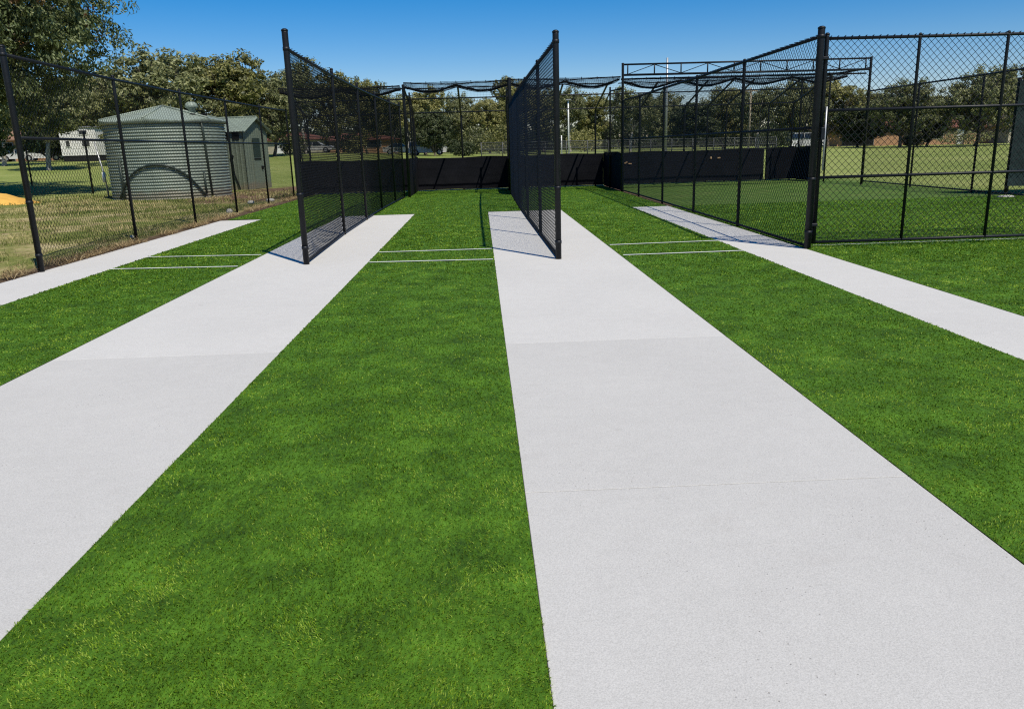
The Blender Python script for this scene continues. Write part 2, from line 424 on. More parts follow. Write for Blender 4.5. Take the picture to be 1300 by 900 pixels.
turf_rects = [(E1, E2, -6, 20.0), (E3, E4, -6, 20.03), (E5, E6, -6, 20.03), (-6.30, 4.66, 20.06, 31.0), (E7, 16.2, -6, 20.0)]
mb = MB()
for x0, x1, y0, y1 in turf_rects:
    X, Y = strip(x0+.0005, x1-.0005, y0, y1); mb.grid(np.stack([X, Y, np.full_like(X, TZ)], -1))
# little connecting pieces beside the ends of the paths
tag(mb.build('turf_pitch', M['turf']), kind='structure')

def line(x0, x1, yl, yr, wdt=.058):
    n = 40; t = np.linspace(0, 1, n); X = x0+(x1-x0)*t; Y = yl+(yr-yl)*t+.012*(NZ(X*3, X*0+yl*7, 1., 2)-.5)
    mb = MB(); j = .008*(NZ2(X*9, X*0+yl, 1., 2)-.5)
    P = np.stack([np.stack([X, Y-wdt/2+j, np.full(n, TZ+.012)], -1), np.stack([X, Y+wdt/2-j, np.full(n, TZ+.012)], -1)], 1)
    return tag(mb.grid(P).build('crease_marking', M['white']), kind='structure')
CREASES = []
for x0, x1, a, b, c, d in ((E1, E2, 11.62, 11.46, 12.92, 12.72), (E3, E4, 11.42, 11.30, 12.55, 12.52), (E5, E6, 11.28, 11.32, 12.50, 12.60)):
    line(x0+.03, x1-.02, a, b); line(x0+.03, x1-.02, c, d)
    for q, r_ in ((a, b), (c, d)): CREASES.append(lambda x, x0=x0, x1=x1, q=q, r_=r_: np.where((x > x0) & (x < x1), q+(r_-q)*(x-x0)/(x1-x0), 1e3))
line(4.9, 16, 11.62, 11.62, .022)

# turf fibres
def blades(pts, z0, ln, wd, az, lean, tone, z_extra=0.):
    n = len(pts); d = np.stack([np.cos(az), np.sin(az)], 1); s = np.stack([-np.sin(az), np.cos(az)], 1)
    s = s*np.cos(rng.uniform(-1.2, 1.2, n))[:, None]+d*np.sin(rng.uniform(-1.2, 1.2, n))[:, None]*.6
    hz = (ln*np.sin(lean))[:, None]; vz = ln*np.cos(lean)
    b = np.concatenate([pts, np.broadcast_to(z0, (n,))[:, None]], 1)
    mid = b.copy(); mid[:, :2] += d*hz*.40; mid[:, 2] += vz*.62
    tip = b.copy(); tip[:, :2] += d*hz; tip[:, 2] += vz*.95
    sw = np.concatenate([s*wd[:, None]/2, np.zeros((n, 1))], 1)
    V = np.stack([b-sw, b+sw, mid+sw*.85, mid-sw*.85, tip], 1).reshape(-1, 3)
    base = (np.arange(n)*5)[:, None]
    L = (base+np.array([[0, 1, 2, 3, 3, 2, 4]])).ravel(); T = np.tile([4, 3], n)
    mb = MB().raw(V, L, T); mb.attr = np.repeat(np.clip(tone, 0, 1), 5)
    return mb
def scatter_turf(name, rect, y0, y1):
    x0, x1 = rect; P = []; 
    edges = [y0]
    while edges[-1] < y1: edges.append(min(y1, edges[-1]+max(.25, edges[-1]*.12)))
    for a, b in zip(edges[:-1], edges[1:]):
        d = max(1.9, (a+b)/2)
        xa, xb = max(x0, -d*.72-.3), min(x1, d*.72+.3)      # what lies well outside every nearby view is left as backing
        if xb <= xa: continue
        rho = min(30000., 88000./d**1.6)
        n = int(rho*(xb-xa)*(b-a))
        P.append(np.stack([rng.uniform(xa, xb, n), rng.uniform(a, b, n)], 1))
    P = np.concatenate(P)
    for yc in CREASES: P = P[(np.abs(P[:, 1]-yc(P[:, 0])) > .030) | (P[:, 0] > 4.6)]
    wob = .006*(NZ(P[:, 0]*0, P[:, 1], 5., 3)-.5)*2; P = P[(P[:, 0] > x0+.001+wob) & (P[:, 0] < x1-.001-wob)]
    n = len(P); d = np.maximum(2., np.hypot(P[:, 0], P[:, 1]))
    big = NZ(P[:, 0], P[:, 1]*.8, 1.1, 4); fine = NZ2(P[:, 0]*1., P[:, 1], 6., 3)
    dirn = (NZ2(P[:, 0]+40, P[:, 1]+9, .55, 3)-.5)*2.5 + (NZ(P[:, 0]+7, P[:, 1]+70, 3.5, 2)-.5)*4 + (NZ2(P[:, 0]+2, P[:, 1]+31, 11., 2)-.5)*3
    az = -1.3+dirn+rng.normal(0, .85, n)
    lean = np.clip(rng.normal(.72, .34, n)+(big-.5)*.5+(NZ2(P[:, 0]+31, P[:, 1], 9., 2)-.5)*.5, .1, 1.3)
    f20 = NZ(P[:, 0]+3, P[:, 1]+8, 19., 2)
    ln = (.0135*rng.uniform(.7, 1.3, n))*(1+.25*(fine-.5))*(1+.6*(f20-.5))*np.clip(d/9., 1., 1.6)
    wd = .0034*np.maximum(1., d/3.2)*rng.uniform(.7, 1.3, n)
    wd = np.minimum(wd, .016)
    tone = .43+rng.normal(0, .31, n)+(big-.5)*.26+(fine-.5)*.34+(f20-.5)*.45
    o = blades(P, TZ-.002, ln, wd, az, lean, tone).build(name, M['turf_blade'])
    return tag(o, kind='stuff', cat=None)
for rect, a, b in (((E1-.002, E2+.002), 2.2, 20.), ((E3-.003, E4+.003), 1.75, 20.03), ((E5-.003, E6+.003), 1.9, 20.03), ((-6.3, 4.66), 20.06, 31.0), ((E7-.002, 14.), 4.2, 20.)):
    o = scatter_turf('turf_grass', rect, a, b)
    o['label'] = {0: 'short green synthetic pile of the lane'}[0]; del o['label']

# dry lawn tufts beside the left fence, and raked straw along its foot
n = 80000
Y = 6+30*rng.random(n)**1.25; X = -6.75-(rng.random(n)**1.2)*(3+Y*.62)
keep = (np.hypot(X+12.46, Y-33.24) > 2.4) & (NZ(X, Y, .8, 3) > .38+.1*rng.random(n)); X = X[keep]; Y = Y[keep]; n = len(X)
d = np.hypot(X, Y); tn = NZ2(X, Y, .6, 4)
o = blades(np.stack([X, Y], 1), ground_z(X, Y)-.01, (.07+.07*rng.random(n))*np.clip(.6+tn, .6, 1.3), .006*np.maximum(1, d/10), rng.uniform(0, 2*PI, n), np.clip(rng.normal(.8, .35, n), .1, 1.4),
           .48+(tn-.5)*2.2+rng.normal(0, .22, n)).build('grass', M['dry_blade']); tag(o, kind='stuff')
n = 9000; Y = rng.uniform(8.5, 29, n); X = -6.42-np.abs(rng.normal(0, .20, n))-.28*NZ(Y*0, Y, 1.2, 3)*rng.random(n)+.06
dd = NZ2(Y*0+3, Y, 1.6, 2) > .36+.15*rng.random(n); X = X[dd]; Y = Y[dd]; n = len(X)
o = blades(np.stack([X, Y], 1), .012+.06*rng.random(n)*NZ(X, Y, 2., 2), .10+.11*rng.random(n), .006+.005*rng.random(n), rng.uniform(0, 2*PI, n), np.clip(rng.normal(1.25, .22, n), .5, 1.5), rng.random(n)).build('straw_litter', M['straw'])
tag(o, kind='stuff')

# ------------------------------------------------------------------ fence kit
def post_mb(x, y, h, r, z0=-.05, collars=()):
    mb = MB(); mb.tube([(x, y, z0), (x, y, h-.03), (x, y, h-.01)], [r, r, r], 12)
    mb.tube([(x, y, h-.012), (x, y, h+.006), (x, y, h+.022)], [r*1.10, r*1.08, r*.55], 12)
    for z in collars: mb.tube([(x, y, z-.022), (x, y, z+.022)], r*1.13, 12)
    return mb
def diamonds(mb, A, B, z0, z1, aw=.10, ah=.095, r=.0031):
    """chain-link between plan points A and B, heights z0..z1"""
    A = np.array(A, float); B = np.array(B, float); W = np.linalg.norm(B-A); U = (B-A)/W; N = np.array([-U[1], U[0]]); H = z1-z0
    k = aw/ah; P0 = []; P1 = []
    for sgn in (1, -1):
        c = np.arange(-H*k, W, aw) if sgn > 0 else np.arange(0, W+H*k, aw)
        ta = np.clip(np.where(sgn > 0, -c, c-W)/k, 0, H); tb = np.clip(np.where(sgn > 0, W-c, c)/k, 0, H)
        ok = tb-ta > .02; c = c[ok]; ta = ta[ok]; tb = tb[ok]
        for t, L in ((ta, P0), (tb, P1)):
            u = c+sgn*k*t
            L.append(np.stack([A[0]+U[0]*u+N[0]*r*sgn*.8, A[1]+U[1]*u+N[1]*r*sgn*.8, z0+t], 1))
    mb.sticks(np.concatenate(P0), np.concatenate(P1), r, 3)
def squares(mb, P, nu, nv, r):
    """square twine net over a bilinear-ish patch; P(u,v)->(n,3)"""
    uu = np.linspace(0, 1, nu+1); vv = np.linspace(0, 1, nv+1)
    G = P(*np.meshgrid(uu, vv, indexing='ij'))
    mb.sticks(G[:-1].reshape(-1, 3), G[1:].reshape(-1, 3), r, 3); mb.sticks(G[:, :-1].reshape(-1, 3), G[:, 1:].reshape(-1, 3), r, 3)
def fence(label, plan, h, rail_h, near_h=None, near_r=.045, r=.029, mids=(), group=None, bottom=.05, wr=.0034, cat='net fence', name='chain_link_fence', aw=.10):
    t = thing(name, label, cat, (plan[0][0], plan[0][1], 0), group)
    for i, (x, y) in enumerate(plan):
        hh = near_h if (i == 0 and near_h) else h; rr = near_r if i == 0 else r
        post_mb(x, y, hh, rr, collars=(rail_h, 1.0, .25) if i == 0 else (rail_h,)).build('post', M['coat'], t, True)
    off = .0
    mb = MB()
    pts = [(x, y, rail_h+.012*math.sin(3*i)) for i, (x, y) in enumerate(plan)]
    mb.tube(pts, .024, 8).build('top_rail', M['coat'], t, True)
    # tie wires where the mesh is laced to the rail
    for z in mids:
        MB().tube([(x, y, z) for x, y in plan], .021, 8).build('mid_rail', M['coat'], t, True)
    if bottom: MB().tube([(x, y, bottom) for x, y in plan], .022, 8).build('bottom_rail', M['coat'], t, True)
    mb = MB(); ties0 = []; ties1 = []
    for (a, b) in zip(plan[:-1], plan[1:]):
        a = np.array(a, float); b = np.array(b, float); U = (b-a)/np.linalg.norm(b-a); N = np.array([-U[1], U[0]])*.034
        diamonds(mb, a+N, b+N, .035, rail_h+.012, aw, aw*.95, wr)
        L = np.linalg.norm(b-a)
        for s in np.arange(.1, L, .2):
            c = a+U*s; ties0.append((c[0]-N[0]*.8, c[1]-N[1]*.8, rail_h+.032)); ties1.append((c[0]+N[0]*1.1, c[1]+N[1]*1.1, rail_h+.024))
    mb.sticks(ties0, ties1, .006, 4)
    mb.build('wire_mesh', M['wire'], t)
    return t

LF = [(-6.40, 11.66), (-6.70, 15.67), (-6.79, 19.25), (-6.80, 22.6), (-6.74, 25.8), (-6.63, 28.85)]
fence('black chain-link side fence nearest the water tank, dry straw along its foot', LF, 3.03, 2.97, 3.07, .042, mids=(1.88,), bottom=None, wr=.0030)
CLP = [(-2.56, 11.51), (-2.68, 15.59), (-2.70, 18.82), (-2.69, 21.8), (-2.63, 24.73), (-2.56, 27.0)]  # shed-side divider
fence('black mesh divider whose tall end post rises above the sagging rail, nearest the green shed', CLP, 3.04, 2.93, 3.165, .043, wr=.0038, aw=.086)
CRP = [(1.06, 11.18), (1.035, 14.26), (1.01, 17.64), (1.00, 20.8), (1.01, 24.0), (1.03, 26.9)]
fence('black mesh divider standing edge-on in the middle of the widest white path', CRP, 2.96, 2.90, 3.02, .042, wr=.0025)
RP = [(4.71, 11.37), (4.75, 14.72), (4.765, 17.94), (4.78, 21.16), (4.77, 24.33), (4.735, 26.9)]
fence('black mesh divider that the gate hangs from, with a rail at chest height', RP, 2.93, 2.90, 3.01, .048, mids=(1.70,))
RF = [(13.40, 28.0), (13.40, 24.8), (13.40, 21.6), (13.40, 18.4), (13.40, 15.2), (13.4, 12.0)]
fence('black chain-link outer fence running beside the open sports field', RF, 3.06, 3.05, 3.08, .030, wr=.0026, aw=.11)

# gates hung across the front of the open bay
x0, x1, y = 4.785, 9.9, 11.42
g1 = thing('mesh_gate', 'wide black chain-link gate with a pale drop bolt, hung beside the thick corner post', 'gate', (x0, y, 0))
for x in (4.815, 6.115, 7.36, 8.62, 9.87): post_mb(x, y, 2.90 if x > 5 else 2.93, .030 if x < 5 else .021, .075, (2.62, .35) if x < 5 else ()).build('stile', M['coat'], g1, True)
for z in (2.875, 1.93, 1.015, .095): MB().tube([(x0+.03, y, z), (x1-.03, y, z)], .021, 8).build('rail', M['coat'], g1, True)
mb = MB(); diamonds(mb, (x0+.03, y+.03), (x1-.03, y+.03), .07, 2.89, .098, .098, .0038)
s_ = np.arange(x0+.08, x1-.05, .098)
mb.sticks(np.stack([s_, s_*0+y-.03, s_*0+2.905], 1), np.stack([s_, s_*0+y+.034, s_*0+2.89], 1), .007, 4)
mb.build('wire_mesh', M['wire'], g1)
mb = MB(); mb.tube([(4.845, 11.345, 1.12), (4.845, 11.345, 1.98)], .013, 8); mb.tube([(4.845, 11.345, 1.5), (4.845, 11.40, 1.5)], .010, 6)
mb.build('drop_bolt', M['galv'], g1, True)
for z in (2.62, .35): MB().box((4.76, 11.40, z), (.15, .085, .045), 0, .008).build('hinge', M['coat'], g1)
MB().box((4.80, 11.33, 1.62), (.05, .06, .17), 0, .008).build('latch', M['coat'], g1)

# ------------------------------------------------------------------ back of the nets
YB, YF = 31.3, 27.0
def scrim_panel(A, B, z0, z1, seed, thick=.012, lean=0.):
    A = np.array(A, float); B = np.array(B, float); L = np.linalg.norm(B-A); U = (B-A)/L; N = np.array([-U[1], U[0]])
    nu = max(6, int(L/.12)); u = np.linspace(0, L, nu); v = np.linspace(0, 1, 9)
    UU, VV = np.meshgrid(u, v, indexing='ij')
    wv = .035*(NZ(UU*1.5+seed*13, VV*.8, 1.2, 3)-.5)*(1-.6*VV)+.012*(NZ2(UU*4+seed, VV*3, 1., 2)-.5)+lean*(1-VV)
    zz = z0+(z1-z0)*VV + .02*np.sin(UU*2.1+seed)*(VV > .99) - .02*NZ(UU*2+seed, UU*0, 1, 2)*(VV < .01)
    mb = MB()
    for sg in (1, -1):
        W = wv+sg*thick/2
        P = np.stack([A[0]+U[0]*UU+N[0]*W, A[1]+U[1]*UU+N[1]*W, zz], -1); mb.grid(P if sg < 0 else P[::-1])
    return mb
bf = thing('back_fence', 'long black shade cloth wall with bent posts closing the far end of the nets', 'back fence', (2.8, YB, 0))
BX = [-6.45, -4.5, -2.48, -.66, 1.10, 2.9, 4.45, 6.17, 7.89, 8.77, 9.5, 11.14, 12.08]
ARM = (28.3, 3.55)
for x in BX:
    rr = .034
    MB().tube([(x, YB+.05, -.05), (x, YB+.05, 2.70), (x, YB+.03, 2.80), (x, YB-.04, 2.87), (x, ARM[0]+.1, ARM[1]-.02), (x, ARM[0], ARM[1])], rr, 8).build('bent_post', M['coat'], bf, True)
for z, y in ((2.88, YB-.06), (3.28, 29.45), (1.20, YB+.05)):
    MB().tube([(-6.5, y, z), (12.15, y, z)], .022 if z > 2 else .018, 8).build('rail', M['coat'], bf, True)
scr = []
for i, (a, b) in enumerate(((-6.5, -2.5), (-2.498, 1.06), (1.062, 4.74), (4.742, 8.77), (8.772, 11.02), (11.13, 12.32))):
    scr.append(scrim_panel((a, YB), (b, YB), .05, 1.225, i+1).build('scrim', M['scrim'], bf, True))
for (x, z) in ((4.98, .99), (5.18, .80), (5.62, .84), (5.78, .80), (8.93, .93), (9.24, .92)):
    an = np.linspace(0, 2*PI, 12)[:-1]; rr = .034*(1+.4*np.sin(an*2+x*9))
    MB().faces(np.stack([x+rr*1.5*np.cos(an), np.full(11, YB-.045), z+rr*np.sin(an)], 1), [tuple(range(11))]).build('tear_light', M['tan'], scr[3 if x < 8.75 else 4])  # flush tan patch, daylight through a torn spot put into its colour
# fine back netting from the cloth up to the bent arms
mb = MB()
def back_net(u, v):
    X = -6.45+18.55*u; t = v*3.0
    Y = np.where(v < .62, YB-.06, YB-.06-(v-.62)/.38*3.0); Z = np.where(v < .62, 1.25+(2.87-1.25)*v/.62, 2.87+(v-.62)/.38*.68)
    return np.stack([X, Y, Z-.06*np.sin(PI*np.clip((v-.62)/.38, 0, 1))*(.4+.6*NZ(X, X*0, .5, 2))], -1)
squares(mb, back_net, 170, 38, .0016)
mb.build('fine_net', M['twine'], bf)

def side_screen(label, X, h, y0=YF, y1=YB-.02, scrim=True, net=True, gap=0., tallr=.045, wide=None, arm=True):
    t = thing('side_screen', label, 'net screen', (X, y0, 0), 'cloth screens at the far ends of the dividers')
    post_mb(X, y0+.0, h, tallr).build('corner_post', M['coat'], t, True)
    if arm:
        post_mb(X, 29.6, h-.1, .032).build('post', M['coat'], t, True)
        MB().tube([(X, y0, h-.30), (X, 29.6, h-.22), (X, y1+.0, 2.86)], .026, 8).build('top_rail', M['coat'], t, True)
    if scrim: scrim_panel((X+.05, y0+gap), (X+.05, y1), .02, 1.27, X*3+9, lean=.05 if gap else 0).build('scrim', M['scrim'], t, True)
    if net:
        mb = MB()
        def P(u, v):
            Y = y0+.02+(y1-y0)*u; top = np.where(u < .6, h-.28, h-.28+(2.86-h+.28)*(u-.6)/.4)
            return np.stack([X+.06*np.sin(v*5+u*7)*np.sin(PI*u)+.02, Y, 1.15+(top-1.15)*v], -1)
        squares(mb, P, 60, 36, .0021); mb.build('side_net', M['twine'], t)
    return t
side_screen('black cloth screen and bent net frame at the shed end of the back wall', -6.45, 3.45, 28.9)
side_screen('black cloth screen with a leaning gap behind the divider nearest the shed', -2.42, 3.60, 27.3, gap=.35)
side_screen('black cloth screen and dense net column behind the edge-on middle divider', 1.03, 3.70, 27.0, tallr=.06)
side_screen('black cloth screen in deep shade below the end of the roof truss', 4.735, 3.6, 27.05, tallr=.03)
side_screen('black cloth return at the far open end of the back wall', 12.30, 3.78, 29.6, tallr=.033, arm=False)

# roof nets on cables
def roof_net(label, x0, x1, zf, seed, nscal):
    t = thing('roof_net', label, 'overhead net', ((x0+x1)/2, YF, zf), 'overhead nets across the lanes')
    N = 60; X = np.linspace(x0, x1, N); s = (X-x0)/(x1-x0)
    wob = lambda k, a: a*(NZ(X*1.3+seed*9+k, X*0, 1., 2)-.5)
    MB().tube(np.stack([X, X*0+YF, zf+wob(1, .05)-.05*np.sin(PI*s)], 1), .020, 6).build('front_cable', M['twine'], t, True)
    MB().tube(np.stack([X, X*0+28.3, 3.56+wob(2, .05)], 1), .018, 6).build('back_cable', M['twine'], t, True)
    sc = np.abs(np.sin(PI*nscal*s))
    MB().tube(np.stack([X, X*0+YF+.25, zf-.10-.17*sc**1.4+wob(3, .06)], 1), .030+.014*NZ(X*4, X*0, 1, 2), 6).build('gathered_edge', M['twine'], t, True)
    mb = MB()
    def P(u, v):
        XX = x0+(x1-x0)*u; sg = np.abs(np.sin(PI*nscal*u))
        YY = YF+v*1.35; Z = zf+(3.56-zf)*v-(.06+.20*sg)*np.sin(PI*np.clip(v*1.05, 0, 1))
        return np.stack([XX, YY, Z+.03*(NZ(XX*3, YY*3, 1., 2)-.5)], -1)
    squares(mb, P, int((x1-x0)/.07), 20, .0042)
    def D(u, v):
        XX = x0+(x1-x0)*u; sg = np.abs(np.sin(PI*nscal*u))
        return np.stack([XX, YF+.25*v+.02*np.sin(XX*9), zf-v*(.10+.17*sg**1.4)], -1)
    squares(mb, D, int((x1-x0)/.035), 11, .0036)
    k = int((x1-x0)/.45); mbt = MB()
    for i in range(k):
        xx = x0+(i+.5)*(x1-x0)/k; mbt.tube([(xx, YF, zf+.025), (xx+.01, YF+.05, zf-.06)], .011, 5)
    mb.V += mbt.V; mb.L += [l+mb.n for l in mbt.L]; mb.T += mbt.T; mb.n += mbt.n
    mb.build('net', M['twine'], t)
roof_net('dark overhead net sagging over the lane closest to the shed', -6.4, -2.5, 3.56, 1, 2)
roof_net('dark overhead net hanging in two scallops over the central lane', -2.38, 1.0, 3.64, 2, 2)
roof_net('dark overhead net drooping over the lane between middle divider and roof truss', 1.08, 4.66, 3.66, 3, 2)
roof_net('dark overhead net slung below the long roof truss', 4.80, 12.25, 3.60, 4, 4)

tg = thing('roof_truss', 'long black steel lattice truss carried on two posts above the open bay', 'steel truss', (4.72, YF, 0))
for x in (4.72, 12.87): post_mb(x, YF-.06, 4.05, .042).build('post', M['coat'], tg, True)
MB().tube([(4.72, YF-.06, 4.02), (12.87, YF-.06, 4.02)], .028, 8).build('top_chord', M['coat'], tg, True)
MB().tube([(4.72, YF-.06, 3.70), (12.87, YF-.06, 3.68)], .034, 8).build('bottom_chord', M['coat'], tg, True)
MB().tube([(4.72, YF+.28, 3.60), (12.87, YF+.28, 3.58)], .026, 8).build('bottom_chord', M['coat'], tg, True)
xs_ = np.linspace(4.88, 12.70, 10)
for i, x in enumerate(xs_):
    MB().tube([(x, YF-.06, 3.70), (x, YF-.06, 4.02)], .022, 6).build('upright', M['coat'], tg, True)
    if i < 9:
        a, b = (3.72, 4.0) if i % 2 == 0 else (4.0, 3.72)
        MB().tube([(x, YF-.06, a), (xs_[i+1], YF-.06, b)], .013, 6).build('brace', M['coat'], tg, True)
MB().tube([(12.87, YF, 3.72), (12.6, 29.6, 3.72), (12.35, YB, 3.72)], .032, 8).build('return_rail', M['coat'], tg, True)
for x, y in ((12.62, 29.4), (12.37, YB+.05)): post_mb(x, y, 3.74, .032).build('post', M['coat'], tg, True)

# screen at the edge of the field
t = thing('shade_screen', 'tall dark blue-green cloth screen standing on the grass beyond the gate panels', 'shade screen', (15.0, 20.4, 0))
for x in (13.62, 15.4, 17.2): post_mb(x, 20.46, 2.86, .05).build('post', M['coat'], t, True)
scrim_panel((13.58, 20.4), (17.3, 20.4), .22, 2.80, 5, .02).build('cloth', M['dkgreen'], t, True)
MB().tube([(13.6, 20.46, 2.78), (17.25, 20.46, 2.78)], .03, 8).build('top_rail', M['coat'], t, True)

# ------------------------------------------------------------------ water tank
a_seam = -.98
TC = (-12.46, 33.24); TR = 2.24; TH = 2.83
t = thing('water_tank', 'round pale green corrugated rainwater tank with low peaked roof', 'water tank', (TC[0], TC[1], 0))
z = np.linspace(0.0, TH, 25*8+1); prof = np.stack([TR+.022*np.cos(2*PI*z/(TH/25)), z], 1)
MB().lathe(prof, (*TC, 0), 96).build('wall', M['tank'], t, True)
mb = MB(); k = 96; an = np.linspace(0, 2*PI, k+1); rr = np.linspace(0.02, TR+.10, 12)
A_, R_ = np.meshgrid(an, rr, indexing='ij')
face = np.cos((A_+2.05+PI/6) % (PI/3)-PI/6)         # six flat roof facets
Z_ = 3.50-(R_*face)/(TR+.10)*.62+.010*np.cos(A_*54)*(R_/TR)
mb.grid(np.stack([TC[0]+R_*np.cos(A_), TC[1]+R_*np.sin(A_), Z_], -1))
fx = TC[0]+(TR+.10)*np.cos(an); fy = TC[1]+(TR+.10)*np.sin(an)
mb.grid(np.stack([np.stack([fx, fy, Z_[:, -1]], -1), np.stack([fx, fy, an*0+2.79], -1), np.stack([TC[0]+(fx-TC[0])*.975, TC[1]+(fy-TC[1])*.975, an*0+2.79], -1)], 1))
roof = mb.build('roof', M['tank_roof'], t, True)
ridge = MB()
for j in range(6):
    a = -2.05+j*PI/3+PI/6
    ridge.tube([(TC[0], TC[1], 3.515), (TC[0]+(TR+.1)*math.cos(a), TC[1]+(TR+.1)*math.sin(a), 2.985)], .035, 6)
ridge.build('ridge_cap', M['tank_roof'], roof, True)
mb = MB()
for j in range(12):
    a = a_seam+j*PI/6
    q = np.linspace(.05, TH-.05, 26*4); rr_ = TR+.022*np.cos(2*PI*q/(TH/25))+.004
    mb.tube(np.stack([TC[0]+rr_*math.cos(a), TC[1]+rr_*math.sin(a), q], 1), .012, 4)
mb.build('seam', M['tank'], t)
vx, vy = TC[0]+1.22, TC[1]-.25
MB().lathe([(.001, 3.62), (.12, 3.61), (.20, 3.56), (.235, 3.48), (.235, 3.41), (.19, 3.37), (.14, 3.35), (.14, 3.0), (.001, 3.0)], (vx, vy, 0), 24).build('roof_vent', M['tank_roof'], t, True)
MB().box((TC[0]+1.52, TC[1]-.55, 3.10), (.62, .5, .10), .5, .02).build('hatch', M['dark_hole'], t)
def on_tank(a, z, off=.05): return (TC[0]+(TR+off)*math.cos(a), TC[1]+(TR+off)*math.sin(a), z)
a0 = math.atan2(-TC[1], -TC[0])      # azimuth from the tank to the pitch
MB().tube([on_tank(a0+.60, 2.90), on_tank(a0+.62, 2.4), on_tank(a0+.66, 0.0)], .045, 8).build('downpipe', M['pipe'], t, True)
MB().tube([on_tank(a0+.54, .95), on_tank(a0+.55, 0.15)], .04, 8).build('overflow_pipe', M['pipe'], t, True)
MB().tube([on_tank(a0-.86, 1.5), on_tank(a0-.86, 0.0)], .05, 8).build('inlet_pipe', M['pipe'], t, True)
u = np.linspace(-1, 1, 30)
MB().tube([on_tank(a0-.22+.74*q, 1.28-1.22*abs(q)**2.2, .07) for q in u], .040, 8).build('arc_tube', M['arc_tube'], t, True)  # dark arched tube across the tank front

t = thing('tap_standpipe', 'thin pale leaning standpipe beside the shaded edge of the water tank', 'standpipe', (-15.35, 33.9, 0))
MB().tube([(-15.35, 33.9, -.05), (-15.40, 33.9, .9), (-15.62, 33.9, 2.3)], [.04, .035, .02], 8).build('pipe', M['galv'], t, True)
MB().tube([(-15.42, 33.86, .62), (-15.40, 33.86, 1.02)], .075, 8).build('tap_box', M['white'], t, True)

# ------------------------------------------------------------------ shed
sc_ = Vector((-10.60, 37.3, 0)); uu_ = Vector((-.969, .247, 0)); vv_ = Vector((.247, .969, 0))   # along the side wall, along the gable
t = thing('garden_shed', 'grey-green ribbed steel shed with gabled roof tucked behind the water tank', 'shed', tuple(sc_))
SL, SW, EV, RG = 3.4, 2.15, 2.62, 3.16
def ribbed(P0, d, L, n, ztop):
    k = int(L/.025); s = np.linspace(0, L, k); ph = (s % .2)/.2
    off = .018*np.clip(np.minimum(ph, 1-ph)*10-1, 0, 1)
    zt = np.array([ztop(q) for q in s])
    B = np.stack([P0[0]+d[0]*s+n[0]*(.018-off), P0[1]+d[1]*s+n[1]*(.018-off), s*0-.03], 1); T = B.copy(); T[:, 2] = zt
    return np.stack([B, T], 1)
side_n = -vv_; gab_n = -uu_
mb = MB(); mb.grid(ribbed(sc_, uu_, SL, side_n, lambda q: EV))
mb.grid(ribbed(sc_+vv_*SW, uu_, SL, vv_, lambda q: EV))
gz = lambda q: EV+(RG-EV)*(1-abs(q-SW/2)/(SW/2))
mb.grid(ribbed(sc_, vv_, SW, gab_n, gz)); mb.grid(ribbed(sc_+uu_*SL, vv_, SW, uu_, gz))
mb.build('wall', M['shed'], t)
mb = MB()
for sgn in (0, 1):
    e0 = sc_+vv_*(SW if sgn else 0)+(vv_ if sgn else -vv_)*.16-uu_*.14; r0 = sc_+vv_*SW/2-uu_*.14
    s = np.linspace(0, SL+.28, 140); rib = .014*(np.cos(s*2*PI/.15) > .3)
    E_ = np.stack([e0.x+uu_.x*s, e0.y+uu_.y*s, EV-.06+rib+s*0], 1); R_ = np.stack([r0.x+uu_.x*s, r0.y+uu_.y*s, RG+.05+rib], 1)
    mb.grid(np.stack([E_, R_], 1))
rf = mb.build('roof', M['shed_roof'], t)
mb = MB(); r0 = sc_+vv_*SW/2-uu_*.16
mb.tube([r0+Vector((0, 0, RG+.06)), r0+uu_*(SL+.3)+Vector((0, 0, RG+.06))], .05, 6)
for sgn in (0, 1):
    e0 = sc_+vv_*(SW if sgn else 0)+(vv_ if sgn else -vv_)*.17-uu_*.15
    mb.tube([e0+Vector((0, 0, EV-.08)), r0+Vector((0, 0, RG+.02))], .06, 4)
mb.build('trim', M['shed_roof'], rf)
g_rot = math.atan2(vv_.y, vv_.x)
def on_gable(a, z, off): p = sc_+vv_*a+gab_n*off; return (p.x, p.y, z)
d_ = MB().box(on_gable(1.02, 1.03, .03), (.80, .03, 2.05), g_rot, .006).build('door', M['shed'], t)
MB().box(on_gable(1.02, 1.85, .052), (.62, .02, .85), g_rot, .004).build('window', M['arc_tube'], d_)
MB().box(on_gable(1.02, 1.35, .06), (.60, .03, .06), g_rot, .004).build('ledge', M['dark_hole'], d_)
MB().box(on_gable(1.36, .95, .07), (.12, .06, .16), g_rot, .01).build('handle', M['dark_hole'], d_)
def on_side(a, z, off): p = sc_+uu_*a+side_n*off; return (p.x, p.y, z)
s_rot = math.atan2(uu_.y, uu_.x)
for a, wd_ in ((.34, .34), (.98, .62)): MB().box(on_side(a, 2.38, .03), (wd_, .03, .32), s_rot, .004).build('window', M['dark_hole'], t)
mb = MB(); mb.tube([on_side(.62, 1.5, .05), on_side(.58, .7, .05), on_side(.35, 0.05, .07)], .03, 6); mb.box(on_side(.62, 1.5, .06), (.14, .08, .12), s_rot, .01)
mb.build('conduit', M['dark_hole'], t)

